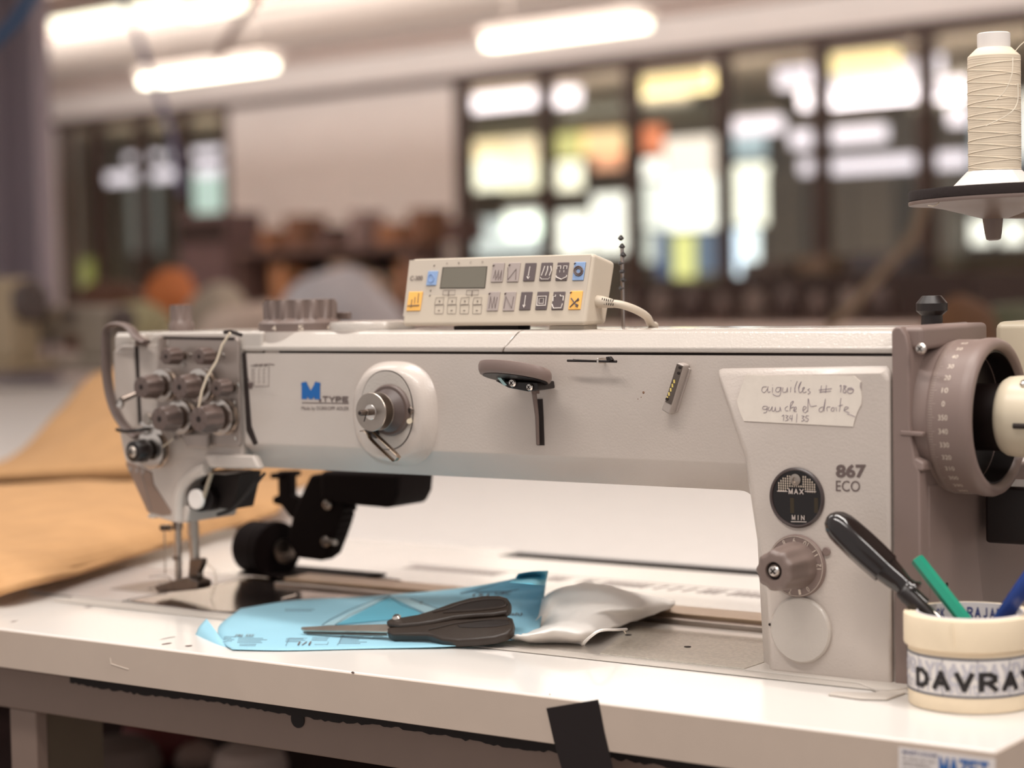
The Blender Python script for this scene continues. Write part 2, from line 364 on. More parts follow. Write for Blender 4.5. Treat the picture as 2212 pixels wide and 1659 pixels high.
# hanging lamps
def lamp(x0, y0, x1, y1, w, m, label, hb=.07, group=None, wd=.09):
    a = H(x0, y0, w); b = H(x1, y1, w); z = (a.z + b.z) / 2
    t = thing('tube_lamp', HW((a.x + b.x) / 2, w, z), label, 'ceiling lamp', group)
    hbox(a.x, w - wd, z, b.x, w + wd, z + .08).build('housing', HOUSE, t, smooth=False)
    hbox(a.x + .02, w - wd * .8, z - hb, b.x - .02, w + wd * .8, z).build('glowing_tube', m, t, bevel=.02)
    zt = 3.62
    for f_ in (.15, .85):
        u = a.x + (b.x - a.x) * f_; MB().tube([HW(u, w, z + .06), HW(u, w, zt)], .008, 6).build('hanger', HOUSE, t)
lamp(1052, 86, 1398, 40, 10.4, TUBEM, 'white tube lamp hanging above the glazed screen, right of centre')
lamp(312, 166, 590, 133, 10.15, TUBEM, 'short white tube lamp hanging lowest at upper left')
lamp(122, 40, 395, 3, 7.3, TUBEM, 'white tube lamp cut by the top edge of the photo beside the grey column', hb=.10)
lamp(402, 12, 530, -8, 7.3, TUBEM, 'white tube lamp end to end with the one beside the column', hb=.08)
G1 = 'tube lamps behind the glazing'
for (x0, x1, y, dy, m, k) in ((1005, 1165, 202, -10, TUBEW, 0), (1185, 1250, 192, -4, TUBEW, 0), (1380, 1540, 160, -2, TUBEY, 1), (1795, 1940, 112, -3, TUBEY, 1), (1680, 1755, 146, -2, TUBEW, 0), (1775, 1990, 140, -12, TUBEW, 0),
        (2005, 2035, 118, 0, TUBEW, 0), (1730, 1758, 196, 0, TUBEW, 0), (1778, 1985, 182, -14, TUBEW, 0), (2005, 2085, 172, -3, TUBEW, 0), (1570, 1690, 255, -8, TUBEW, 0), (1710, 1760, 284, -2, TUBEW, 0), (1780, 1915, 274, -8, TUBEW, 0),
        (1730, 1760, 345, 0, TUBEW, 0), (1780, 1975, 340, -8, TUBEW, 0), (1370, 1490, 200, -8, mat('dim_lamp_glow', (190, 176, 150), emit=.5), 2), (2005, 2090, 330, -4, TUBEW, 0), (2050, 2090, 232, 0, TUBEW, 0),
        (425, 488, 268, -4, TUBEW, 0), (275, 345, 322, -4, TUBEW, 0), (370, 485, 316, -8, TUBEW, 0), (232, 385, 370, -8, TUBEW, 0), (425, 490, 356, -3, TUBEW, 0)):
    w = 15.0 + (y - 112) / 260 * 8.5 + (x0 % 7) * .05
    lamp(x0, y - dy / 2, x1, y + dy / 2, w, m, ['white tube lamp hanging in the room behind the glazing', 'broad yellow lamp hanging in the room behind the glazing', 'dim tube lamp in the room behind the glazing'][k],
         hb=.20 if k < 2 else .1, group=[G1, 'yellow lamps behind the glazing', None][k], wd=.1)
# dark low furniture in front of the glazing and clutter on it
def blk(name, px0, py0, px1, w, rgb, label, cat, depth=.6, z0=0.0, rough=.6, group=None, py1=None):
    a = H(px0, py0, w); b = H(px1, py0, w)
    if py1 is not None: z0 = H(px0, py1, w).z
    return tag(hbox(a.x, w, z0, b.x, w + depth, a.z).build(name, mat('flat_%d_%d_%d' % rgb, rgb, rough), bevel=.01), label, cat, group)
blk('low_cabinet', 1345, 612, 1560, 11.8, (40, 22, 18), 'dark brown low cabinet right behind the control box', 'cabinet')
blk('low_cabinet', 1564, 596, 1800, 11.8, (38, 22, 18), 'dark brown low cabinet in front of the middle of the glazing', 'cabinet')
blk('low_cabinet', 1804, 590, 2090, 11.8, (42, 26, 22), 'dark brown low cabinet left below the thread stand', 'cabinet')
blk('low_cabinet', 2094, 585, 2400, 11.8, (48, 34, 30), 'dark brown low cabinet behind the handwheel', 'cabinet')
blk('crate', 1830, 548, 1960, 11.85, (66, 62, 66), 'slate grey crate on the dark cabinet', 'crate', z0=H(1804, 590, 11.8).z + .001, depth=.3)
blk('crate', 1600, 565, 1700, 11.85, (70, 58, 52), 'brown crate on the dark cabinet', 'crate', z0=H(1564, 596, 11.8).z + .001, depth=.3)
blk('crate', 1720, 555, 1790, 11.85, (96, 78, 62), 'tan crate on the dark cabinet', 'crate', z0=H(1564, 596, 11.8).z + .001, depth=.3)
for i in range(9):
    x = 1360 + i * 68; b = H(x, 640, 11.2)
    ob = MB().lathe([(.0, 0), (.09, .0), (.1, .1), (.06, .2), (.05, .22)], HW(b.x, 11.2, .78 + .02 * (i % 3)), (0, 0, 1), 16).build('jar', mat('jar_%d' % (i % 3), [(62, 44, 38), (84, 70, 64), (50, 32, 28)][i % 3], .4))
    tag(ob, 'dim small jar on the long bench before the dark cabinets', 'jar', 'jars on the far bench')
tag(hbox(-10.9, 10.9, .72, -5.2, 11.5, .78).build('bench', mat('bench_top_brown', (84, 66, 58), .5), smooth=False), 'long brown bench in front of the dark cabinets', 'bench')
# shelves below the white wall
def shelf(u0, u1, w, zs, label):
    t = thing('shelf_unit', HW((u0 + u1) / 2, w, 0), label, 'shelf')
    m = mat('rose_brown_shelf', (112, 88, 82), .6)
    for u in (u0, u1 - .05): hbox(u, w, 0, u + .05, w + .5, zs[-1]).build('upright', m, t, smooth=False)
    for z in zs: hbox(u0, w, z, u1, w + .5, z + .06).build('board', m, t, smooth=False)
    hbox(u0, w + .46, 0, u1, w + .5, zs[-1]).build('back_panel', DARKM, t, smooth=False)
shelf(-15.27, -12.75, 12.2, [.35, .9, 1.45], 'rose brown shelf unit under the white wall')
tw = thing('rolling_cabinet', HW(-15.9, 12.2, 0), 'dark mauve tall cabinet at the left end of the shelf', 'cabinet')
hbox(-16.05, 12.1, 0, -15.3, 12.6, 1.9).build('body', mat('mauve_cabinet', (102, 80, 80), .6), tw, bevel=.01)
hbox(-16.05, 12.08, 1.6, -15.3, 12.1, 1.82).build('top_drawer', DARKM, tw, smooth=False)
bc = [(150, 104, 74), (186, 160, 140), (120, 84, 64), (196, 176, 160), (92, 70, 66), (170, 120, 84), (140, 120, 118), (206, 186, 172)]
bn = ['chestnut', 'pale beige', 'dark brown', 'light cream', 'plum brown', 'tan', 'mauve grey', 'off white']
u = -14.95
for i in range(13):
    wd_ = .16 + .05 * ((i * 7) % 3); rgb = bc[(i * 5) % 8]; z0 = 1.51 if i % 2 == 0 else .96
    if i % 2 == 0: where = 'on top of the rose brown shelf'
    else: where = 'inside the rose brown shelf'
    o = hbox(u, 12.25, z0, u + wd_, 12.6, z0 + .2 + .06 * ((i * 3) % 4)).build('storage_box', mat('flat_%d_%d_%d' % rgb, rgb, .7), bevel=.01)
    tag(o, '%s storage box %s' % (bn[(i * 5) % 8], where), 'box', 'boxes on the far shelf'); u += wd_ + .012
# column and hoses on the left
cl = MB()
for (a, b, c_, d) in ((-8.2, 4.0, -7.52, 4.10), (-7.9, 4.10, -7.78, 4.5), (-8.2, 4.5, -7.52, 4.6)): hbox(a, b, 0, c_, d, 3.62, cl)
tag(cl.build('steel_column', COLM, bevel=.006), 'slate grey steel column at the left edge', 'column')
a = F(-60, 140, 3.2); b = F(70, -20, 3.2)
tag(MB().tube(cat_rom([F(-420, 900, 3.2), F(-330, 480, 3.2), F(-120, 180, 3.2), F(-10, 88, 3.2), F(45, 30, 3.2), F(110, -80, 3.2), F(150, -220, 3.2)]), .02, 10).build('air_hose', mat('teal_hose', (40, 84, 124), .5)), 'dark teal blue air hose crossing the top left corner', 'hose')
tag(MB().tube(cat_rom([F(225, -250, 5.0), F(255, -40, 5.0), F(290, 60, 5.0), F(330, 170, 5.0), F(370, 290, 5.0), F(392, 420, 5.0)]), .014, 10).build('cable_drop', mat('lavender_hose', (100, 98, 134), .6)), 'lavender blue supply cable hanging behind the short tube lamp', 'cable')
tag(MB().tube(cat_rom([F(580, -220, 4.5), F(560, -30, 4.5), F(500, 70, 4.5), F(470, 130, 4.5)]), .016, 8).build('cable_drop', mat('rose_cable', (160, 138, 130), .6)), 'rose grey cable slanting down from the ceiling near the top', 'cable')
tag(MB().tube(cat_rom([F(1760, 1000, 6.5), F(1775, 820, 6.5), F(1790, 720, 6.5), F(1860, 640, 6.5), F(1915, 575, 6.5), F(1965, 520, 6.5), F(2000, 430, 6.5)]), .022, 8).build('pale_hose', mat('khaki_hose', (158, 140, 118), .6)), 'thick khaki hose curving before the dark cabinets', 'hose')
# ================================================================== work table
YF = -.166                                     # front edge of the table
tb = thing('machine_table', (-.4, .15, 0), 'long white laminate sewing table with beige edge carrying the grey machine', 'table')
XR = .262
def table_slab():
    b = MB(); b.box((-1.6, YF, TT - .0365), (XR, .462, TT)); return b
table_slab().build('table_top', WHT, tb, bevel=.002)
b = MB(); b.box((-1.6, YF - .0016, TT - .0362), (XR + .001, YF - .0001, TT - .0012)); b.box((XR + .0001, YF, TT - .0362), (XR + .0016, .462, TT - .0012)); b.build('edge_band', EDGE, tb, bevel=.0006)
MB().box((-1.4, YF + .028, TT - .083), (.225, YF + .075, TT - .044)).build('front_rail', FRM, tb, bevel=.002)
MB().box((-.745, YF + .03, TT - .50), (-.708, YF + .045, TT - .083)).build('leg', FRM, tb, bevel=.002)
MB().box((-.745, YF + .0455, TT - .50), (-.712, YF + .12, TT - .0366)).build('leg', mat('olive_brown_steel', (92, 78, 62), .6), tb, bevel=.002)
MB().box((.19, YF + .03, 0), (.225, YF + .07, TT - .083)).build('leg', FRM, tb, bevel=.002)
MB().box((-1.3, .38, 0), (-1.26, .42, TT - .0366)).build('leg', FRM, tb, bevel=.002)
MB().box((-.755, YF - .0, 0), (-.695, .42, TT - .50)).build('foot_bar', FRM, tb, bevel=.002)
MB().box((-1.4, .36, TT - .083), (.225, .40, TT - .0366)).build('back_rail', FRM, tb, bevel=.002)
fo = MB(); pts = []
x = -.655
while x < .08: pts.append((x, random.uniform(-.0012, .0012))); x += .004
poly = [Vector((x_, YF + .027, TT - .0366)) for x_, r in (pts[0], pts[-1])]
ring = [Vector((x_, YF + .0265, TT - .0500 + r - .0012 * math.sin(x_ * 30))) for x_, r in pts] + [Vector((pts[-1][0], YF + .0265, TT - .0366)), Vector((pts[0][0], YF + .0265, TT - .0366))]
fo.prism(ring, (0, .012, 0)); fo.lathe([(.0075, 0), (.0075, .01)], (-.374, YF + .0268, TT - .0535), (0, 1, 0), 20)
fo.build('black_foam_seal', BLKR, tb, smooth=False)
# marks of wear on the table
mk = MB()
def stain(px, py, rx, rz, y=None):
    if y is None: p = T(px, py, TT + .0003); n = Vector((0, 0, 1)); e = Vector((0, 1, 0))
    else: p = F(px, py, y); n = Vector((0, -1, 0)); e = Vector((0, 0, 1))
    k = 9; mk.add([p + Vector((1, 0, 0)) * rx * math.cos(2 * PI * i / k) * random.uniform(.6, 1.2) + e * rz * math.sin(2 * PI * i / k) * random.uniform(.6, 1.2) for i in range(k)], [tuple(range(k))])
for a in ((360, 1390, .0025, .006), (407, 1395, .003, .004), (362, 1378, .001, .012), (190, 1311, .003, .005), (30, 1342, .002, .005)): stain(*a)
stain(762, 1453, .0018, .0010, YF - .0019); stain(1188, 1500, .0008, .0005, YF - .0019)
mk.build('wear_marks', mat('brown_scuff', (112, 92, 84), .8), tb, smooth=False)
cr = MB().tube([F(238, 1421, YF - .0018), F(240, 1434, YF - .0018), F(258, 1440, YF - .0018), F(278, 1446, YF - .0018)], .0005, 6); cr.build('scratch', mat('pale_scratch', (214, 200, 186), .6), tb)
# sticker on the edge
S0 = YF - .0022
st = thing('supplier_sticker', F(2040, 1640, S0), 'white sticker with blue lettering on the right end of the table edge', 'sticker')
def edge_slope(x0, x1): return (x1 - x0) * .127
q = [F(1941, 1613, S0), F(2150, 1640, S0), F(2150, 1720, S0), F(1941, 1693, S0)]
def sheet(qd, t=.0003): return MB().prism(qd, (0, t, 0))
sheet(q).build('backing', mat('sticker_white', (228, 220, 216), .4), st, bevel=0)
def tx(s, x0, y0, x1, y1, m, bold=0, nm='printed_line'):
    text_quad(nm, s, F(x0, y1, S0), F(x1, y1 + edge_slope(x0, x1), S0), F(x0, y0, S0), m, st, off=(0, -.0003, 0), bold=bold)
tx('MAZET-LOCAM', 1950, 1620, 2024, 1627, NAVY, .02); tx('25, chemin des Cuers', 1950, 1633, 2022, 1641, INKG); tx('69570 DARDILLY', 1950, 1645, 2012, 1652, INKG)
block_quad('logo_lettering', 'MAZET', F(2029, 1672, S0), F(2136, 1685, S0), F(2029, 1634, S0), LOGOB, st, off=(0, -.0003, 0), gap=.06, tx=.26, ty=.2); tx('04 78 35 25 08', 1950, 1658, 2012, 1665, INKG)
# black tape patch
q = [F(1180, 1530, S0), F(1292, 1511, S0), F(1305, 1580, S0), F(1324, 1660, S0), F(1330, 1690, S0), F(1222, 1700, S0), F(1213, 1660, S0), F(1196, 1600, S0)]
tag(MB().prism(q, (0, .0004, 0)).build('black_tape_patch', mat('black_cloth_tape', (22, 8, 8), .85, bump=.2), smooth=False), 'square of matt black tape stuck on the table edge', 'tape')

# ------------------------------------------------------------------ bed plates let into the table
bd = thing('bed_plate_set', (-.4, .06, TT), 'steel and cast bed plates let into the white table under the machine arm', 'bed plate')
z1 = TT + .0012
def plate(name, poly, m, z=TT + .0004, t=.0012, bev=.0004):
    return MB().prism([Vector((x, y, z)) for x, y in poly], (0, 0, t)).build(name, m, bd, bevel=bev)
plate('front_ledge', [(-.80, -.028), (.15, -.028), (.15, .0), (-.80, .0)], BED, t=.001)
plate('cast_plate', [(-.42, -.012), (.02, -.012), (.02, .145), (-.42, .145)], mat('smooth_cast_alloy', (206, 198, 190), .32, .5, bump=.3, bscale=400), z=TT + .0008)
plate('sparkling_plate', [(-.15, -.010), (-.012, -.010), (-.012, .118), (-.196, .118)], ALU, z=TT + .0016)
plate('dark_slide_plate', [(-.725, .004), (-.615, -.004), (-.46, .03), (-.46, .19), (-.725, .19)], mat('dark_polished_steel', (112, 98, 94), .17, .9, bump=.1, bscale=60), z=TT + .0012)
plate('light_slide_plate', [(-.87, .0), (-.73, .0), (-.73, .19), (-.93, .19)], mat('light_polished_steel', (204, 196, 192), .3, .3), z=TT + .0012)
plate('needle_plate', [(-.80, .05), (-.73, .05), (-.73, .13), (-.80, .13)], STL, z=TT + .0018)
MB().tube([T(610, 1293, TT + .004), T(638, 1285, TT + .004)], .0015, 8).build('plate_latch', CHR, bd)
for k, (y0, y1, m) in enumerate(((.150, .163, STL), (.163, .1655, STLD), (.1655, .205, mat('tan_rail', (176, 152, 128), .35, .6)), (.205, .222, BED))):
    MB().box((-.66, y0, TT + .0005), (.02, y1, TT + (.006, .003, .009, .005)[k])).build('rail', m, bd, bevel=.001)
MB().box((-.66, .222, TT + .0003), (.05, .4, TT + .002)).build('rear_cover_plate', WHT, bd, bevel=.0005)
tk = MB(); x = -.64
while x < -.03:
    if random.random() < .75 or x > -.2: tk.prism([(x, .318, TT + .0021), (x + .0042, .318, TT + .0021), (x + .0065, .343, TT + .0021), (x + .0028, .343, TT + .0021)], (0, 0, .0002))
    x += .0085
tk.box((-.64, .352, TT + .0020), (-.03, .354, TT + .0022)); tk.build('ruler_ticks', INKG, bd, smooth=False)
for p in ((-.175, .075), (-.10, .05), (-.03, .108), (-.76, .07)): MB().lathe([(.003, 0), (.003, .0004)], (p[0], p[1], TT + .0029), (0, 0, 1), 16).build('plate_hole', GAP, bd)
# long dark slit and the dark offcut
MB().box((-.60, .4625, TT - .012), (.2, .5115, TT - .003)).build('dark_slit', BLKM, bd, smooth=False)
MB().box((-1.6, .4625, TT - .03), (-.60, .5115, TT - .0002)).build('filler_strip', WHT, bd, smooth=False)
p0 = T(775, 1247, TT + .003); p1 = T(858, 1256, TT + .003)
tag(MB().tube([p0, (p0 + p1) / 2 + Vector((0, 0, .001)), p1], .0022, 8, flat=((0, 1, 0), .006)).build('seam_ripper', mat('dim_brown_tool', (96, 78, 70), .5)), 'thin dull brown tool lying behind the blue paper', 'tool')
# big white table behind
bt = thing('cutting_table', (-2.2, 2.0, 0), 'large white cutting table behind the sewing table', 'table')
MB().box((-6.5, .512, TT - .04), (.15, 3.4, TT)).build('table_top', mat('white_table_far', (212, 205, 200), .5), bt, bevel=.002)
for (x, y) in ((-6.3, .6), (0.05, .6), (-6.3, 3.3), (0.05, 3.3)): MB().box((x, y, 0), (x + .06, y + .06, TT - .04)).build('leg', FRM, bt, smooth=False)
# mustard fabric: flat layer plus the mound behind it
fl = [[F(-200, 1365, -.02), T(0, 1288, TT + .012), T(180, 1238, TT + .012), T(330, 1193, TT + .012), T(460, 1150, TT + .012), T(600, 1112, TT + .02)],
      [T(-200, 1300, TT + .035), T(0, 1230, TT + .03), T(180, 1190, TT + .03), T(330, 1150, TT + .03), T(460, 1115, TT + .03), T(620, 1080, TT + .03)],
      [T(-200, 1180, TT + .05), T(0, 1150, TT + .04), T(180, 1125, TT + .045), T(330, 1105, TT + .04), T(460, 1085, TT + .04), T(640, 1060, TT + .03)],
      [T(-200, 1065, TT + .06), T(0, 1058, TT + .05), T(180, 1050, TT + .05), T(330, 1052, TT + .05), T(460, 1052, TT + .04), T(700, 1040, TT + .03)]]
g = patch(fl, 14)
for i, r in enumerate(g):
    for j, p in enumerate(r): p.z += .0015 * noise.noise(p * 14) + .0004 * math.sin(i * 1.7 + j * .2)
fbo = MB().grid(g).build('mustard_fabric', ORG, solid=.008, ang=80)
tag(fbo, 'mustard quilted fabric spread flat and folded up in a mound left of the machine', 'fabric')
yk = [1.05, 1.25, 1.5, 1.9]
md = [[F(-200, 1056, 1.05), F(0, 1054, 1.08), F(180, 1052, 1.1), F(330, 1050, 1.15), F(560, 1048, 1.25), F(960, 1044, 1.4)],
      [F(-200, 1042, .74), F(0, 1038, .74), F(180, 1028, .76), F(330, 1022, .82), F(560, 1030, .98), F(940, 1040, 1.22)],
      [F(-200, 1022, .80), F(0, 1000, .82), F(170, 965, .84), F(320, 935, .92), F(560, 985, 1.1), F(920, 1030, 1.3)],
      [F(-200, 1018, 1.0), F(0, 1000, 1.0), F(140, 905, 1.05), F(290, 850, 1.2), F(560, 930, 1.35), F(900, 1012, 1.45)],
      [F(-200, 1015, 1.2), F(5, 998, 1.2), F(125, 885, 1.25), F(245, 800, 1.4), F(520, 880, 1.55), F(860, 1000, 1.6)],
      [F(-200, 1030, 1.6), F(20, 1010, 1.6), F(140, 900, 1.7), F(270, 812, 1.8), F(540, 890, 1.9), F(850, 1010, 1.9)]]
g = patch(md, 12)
for i, r in enumerate(g):
    for j, p in enumerate(r): p.z += .012 * noise.noise(p * 5)
MB().grid(g).build('folded_mound', ORG, fbo, solid=.008, ang=80)
# background work places: blurred beige machine on the left, heap and dome in the middle
TB = .86
def bg_machine(x0, y0, x1, y1, label, rgb):
    a = T((x0 + x1) / 2, y1, TB); Y = a.y; a = F(x0, y1, Y); b = F(x1, y0, Y); w = b.x - a.x; z = TB + .03; h = b.z - z; x = a.x
    t = thing('sewing_machine', (x + w / 2, Y, TB), label, 'sewing machine'); m = mat('bg_mach_%d' % rgb[0], rgb, .5)
    P = [(0, .45), (0, .95), (.12, 1), (.9, 1), (1, .9), (1, 0), (.66, 0), (.66, .45), (.2, .5), (.2, .30), (.06, .30)]
    MB().prism([(x + w * u_, Y, z + h * v_) for u_, v_ in P], (0, .12, 0)).build('machine_body', m, t, bevel=.01)
    MB().lathe([(h * .22, 0), (h * .25, .01), (h * .25, .04), (h * .2, .05)], (x + w, Y + .06, z + h * .72), (1, 0, 0), 28).build('handwheel', KNOBD, t)
    MB().box((x - w * .1, Y - .05, TB), (x + w * 1.1, Y + .2, z)).build('machine_base', m, t, bevel=.005)
    for k in range(2): MB().lathe([(.02, 0), (.018, .03)], (x + w * (.2 + .4 * k), Y + .0, z + h * .8), (0, -1, 0), 16).build('tension_knob', KNOBD, t)
    MB().tube([(x + w * .12, Y + .06, z), (x + w * .12, Y + .06, z + h * .4)], .008, 8).build('needle_bar', STLD, t)
    return t
bg_machine(60, 660, 225, 795, 'blurred light grey sewing machine behind the orange mound', (150, 138, 124))
bg_machine(-120, 600, 22, 800, 'blurred beige sewing machine cut off by the left edge', (170, 150, 122))
def work_table(x0, x1, y0, y1, m, label):
    t = thing('work_table', ((x0 + x1) / 2, (y0 + y1) / 2, 0), label, 'table')
    MB().box((x0, y0, TB - .04), (x1, y1, TB)).build('table_top', m, t, bevel=.004)
    for x in (x0 + .1, x1 - .16):
        for y in (y0 + .1, y1 - .16): MB().box((x, y, 0), (x + .06, y + .06, TB - .04)).build('leg', FRM, t, smooth=False)
work_table(-6.6, -1.7, 3.7, 8.3, mat('grey_brown_top', (150, 130, 120), .5), 'wide blurred grey brown work table behind the white cutting table, with machines and bundles')
work_table(-.3, 3.2, 3.6, 5.4, mat('brown_far_top', (104, 84, 76), .5), 'blurred brown work table behind the handwheel')
def heap(name, px, py, Y, rx, ry, rgb, label, cat, sd=0):
    c = F(px, py, Y); rz = c.z - TB; b = MB(); rings = []
    n = 12
    for i in range(n):
        th = PI / 2 * i / (n - 1); r = math.cos(th) ** .8; zz = math.sin(th); ring = []
        for k in range(28):
            a_ = 2 * PI * k / 28; v = Vector((r * math.cos(a_), r * math.sin(a_), zz)); d = 1 + .22 * noise.noise(v * 1.8 + Vector((sd, 0, 0)))
            ring.append(Vector((c.x + rx * v.x * d + .001 * math.cos(a_), c.y + ry * v.y * d + .001 * math.sin(a_), TB + rz * zz * (1 + (d - 1) * .5 * zz))))
        rings.append(ring)
    b.loft(rings); return tag(b.build(name, mat('heap_%d_%d_%d' % rgb, rgb, .85), ang=80), label, cat)
heap('fabric_heap', 725, 585, 4.9, .22, .3, (196, 192, 196), 'pale grey heap of fabric behind the big ribbed knob', 'fabric', 1)
heap('fabric_heap', 560, 655, 4.3, .20, .3, (200, 180, 166), 'cream heap of fabric left of the big ribbed knob', 'fabric', 2)
heap('fabric_heap', 290, 655, 4.5, .14, .2, (160, 152, 118), 'olive green heap of fabric behind the machine head', 'fabric', 3)
heap('fabric_heap', 365, 585, 5.6, .09, .2, (196, 116, 66), 'small orange bundle behind the machine head', 'fabric', 4)
heap('fabric_heap', 470, 610, 5.6, .13, .2, (178, 166, 150), 'pale green grey bundle right of the orange bundle', 'fabric', 5)
heap('fabric_heap', 230, 610, 5.0, .24, .2, (92, 60, 44), 'dark brown bundle left of the orange bundle', 'fabric', 6)
heap('fabric_heap', 2075, 640, 4.3, .10, .2, (120, 84, 58), 'brown and green bundle behind the handwheel', 'fabric', 7)
heap('fabric_heap', 2185, 655, 4.9, .10, .2, (96, 98, 74), 'dark green bundle at the right behind the handwheel', 'fabric', 8)
wp = [H(-20, 420, 3.9), H(12, 460, 3.9), H(42, 640, 3.9), H(60, 860, 3.9), H(0, 860, 3.9)]
wpo = MB().prism([HW(p.x, 4.9, 0) * 1 + Vector((0, 0, p.z)) for p in [H(-20, 420, 4.9), H(12, 460, 4.9), H(42, 640, 4.9)]] + [Vector((*HW(H(42, 640, 4.9).x + .1, 4.9, 0).xy, 0)), Vector((*HW(H(-20, 640, 4.9).x, 4.9, 0).xy, 0))], W * .06)
tag(wpo.build('wooden_panel', mat('orange_wood', (132, 90, 64), .6), bevel=.003), 'orange brown slanted board standing at the left edge', 'board')
# things on the floor seen below the table rail
for i, (px, py, Y, s, rgb, lb, nm) in enumerate(((345, 1625, .9, .05, (150, 120, 108), 'pale roundish spool on the floor, left one below the table rail', 'floor_spool'), (418, 1632, .9, .055, (170, 142, 130), 'pale roundish spool on the floor, right one below the table rail', 'floor_spool'),
        (540, 1655, 1.0, .09, (182, 160, 150), 'grey white bundle on the floor below the rail', 'bundle'), (260, 1650, 1.1, .10, (110, 92, 84), 'brown grey bundle on the floor beside the leg', 'bundle'), (345, 1600, 1.3, .10, (98, 26, 22), 'dark red bundle under the table', 'bundle'))):
    s *= .6; c = T(px, py, .42 + s * .6)
    tag(MB().lathe([(s * .5, -s * .6), (s * .85, -s * .4), (s, 0), (s * .85, s * .4), (s * .5, s * .6)], c, (0, 0, 1), 24).build(nm, mat('floor_%d' % rgb[0], rgb, .6), bevel=.004), lb, 'spool' if nm == 'floor_spool' else 'bundle')
tag(MB().box((-3.0, .5, 0), (.1, 1.7, .42)).build('storage_bin', mat('umber_bin', (58, 34, 30), .7), bevel=.01), 'wide dark brown bin on the floor under the tables', 'bin')
# ================================================================== the sewing machine
mc = thing('sewing_machine', (-.3, .06, TT), 'large grey long-arm industrial sewing machine with handwheel, filling the middle of the photo', 'sewing machine')
XL, XP, XE = -.556, -.019, .115                # arm start, pillar inner side, pillar outer side
ZB, ZT_ = .9415, 1.0525
# --- casting: front outline (y = 0) and full outline (y = .02 and back)
def fillet(p, r, n=6):                         # rounds corner i of list where r>0
    out = []; N = len(p)
    for i in range(N):
        a, b, c = Vector(p[i - 1]), Vector(p[i]), Vector(p[(i + 1) % N]); rr = r[i]
        rr = rr or .0012
        d1 = (a - b).normalized(); d2 = (c - b).normalized(); A = b + d1 * rr; B = b + d2 * rr
        for k in range(n + 1):
            t = k / n; out.append(A * (1 - t) ** 2 + b * 2 * t * (1 - t) + B * t * t)
    return out
def casting_ring(y, zb, xp, rr):
    p = [(XL, 0, zb), (xp, 0, zb), (xp + .006, 0, TT + .0012), (XE, 0, TT + .0012), (XE, 0, ZT_), (XL, 0, ZT_)]
    return [Vector((q.x, y, q.z)) for q in fillet(p, [0, rr, 0, 0, 0, 0])]
cb = MB().loft([casting_ring(.0015, .9665, .004, .012), casting_ring(0, .967, .005, .012), casting_ring(.0005, .9655, .0035, .012), casting_ring(.024, ZB, XP, .014), casting_ring(.115, ZB, XP, .014)][1:])
body = cb.build('arm_and_pillar_casting', PAINT, mc, bevel=.0012, seg=2)
# raised field on the pillar front
pf = [F(1546, 797), F(1560, 792), F(1916, 786), F(1929, 800), F(1932, 1479), F(1660, 1448), F(1652, 1290), F(1606, 985)]
c0 = Vector((0, 0, 0))
for p in pf: c0 += p / len(pf)
def inset(pts, d, y): return [Vector((p.x + (d if p.x < c0.x else -d), y, p.z + (d if p.z < c0.z - .05 else -d))) for p in pts]
pf2 = [Vector((p.x, 0.0005, p.z)) for p in pf]
fr_ = [Vector((p.x + (.006 if p.x < .02 else -.0006), -.0052, p.z - (.007 if p.z > 1.0 else 0))) for p in pf]
MB().loft([pf2, fr_]).build('raised_front_field', PAINT, mc, bevel=.003, seg=4)
YP = -.0053
# dark joint and the covers
MB().box((XL, .0035, ZT_ - .003), (XE, .112, ZT_ + .006)).build('cover_gasket', GAP, mc, smooth=False)
def cover(x0, x1, name, curve=False):
    prof = [(.0, ZT_ + .0022), (-.0004, ZT_ + .0062), (.0012, ZT_ + .0078), (.0082, ZT_ + .0175), (.0105, ZT_ + .0195), (.016, ZT_ + .0208), (.104, ZT_ + .0208), (.112, ZT_ + .018), (.115, ZT_ + .0022)]
    rings = [[Vector((x, y, z)) for y, z in prof] for x in (x0, x1)]
    if curve:                                   # the joint between the covers bows as it climbs
        for i, (y, z) in enumerate(prof):
            dx = .011 * min(1, max(0, (z - ZT_ - .005) / .015)) ** .7
            rings[0 if curve > 0 else 1][i].x += dx
    return MB().loft(rings).build(name, PAINTC, mc, bevel=.0012, seg=3)
xs = F(1085, 758).x
cover(xs + .0006, XE, 'right_top_cover', 1)
cover(XL, xs - .0006, 'left_top_cover', -1)
zc = ZT_ + .0208
# --- end cap (warm grey plastic), hub and pointer
ec = MB()
P = [F(1932, 1480), F(1918, 860), F(1924, 790), F(1935, 735), F(1942, 722), F(1955, 714), F(1975, 711)]
capb = [Vector((XE + .0004, 0, TT + .001)), Vector((.1375, 0, TT + .001)), Vector((.1375, 0, .966)), Vector((.134, 0, .972)), Vector((.130, 0, 1.0)), Vector((.130, 0, 1.058)), Vector((.1275, 0, zc - .004)), Vector((.123, 0, zc + .002)), Vector((.119, 0, zc + .0022)), Vector((XE + .0004, 0, zc - .001))]
def at_y(L, y): return [Vector((p.x, y, p.z)) for p in L]
ec.loft([at_y(capb, -.0045), at_y(capb, .126)])
ecap = ec.build('end_cap', CAPG, mc, bevel=.004, seg=4)
MB().box((.118, .002, zc - .016), (.1385, .128, zc + .0016)).build('end_cap_roof', CAPG, mc, bevel=.004, seg=4)
MB().box((.1300, .010, TT + .001), (.1385, .230, .955)).build('end_cap_side_panel', CAPG, mc, bevel=.003)
WC = Vector((0, .060, 1.0035))
MB().lathe([(.0605, 0), (.0605, .012), (.0590, .0175), (.0590, .022)], (.1185, WC.y, WC.z), (1, 0, 0), 96).build('wheel_hub_housing', CAPG, mc)
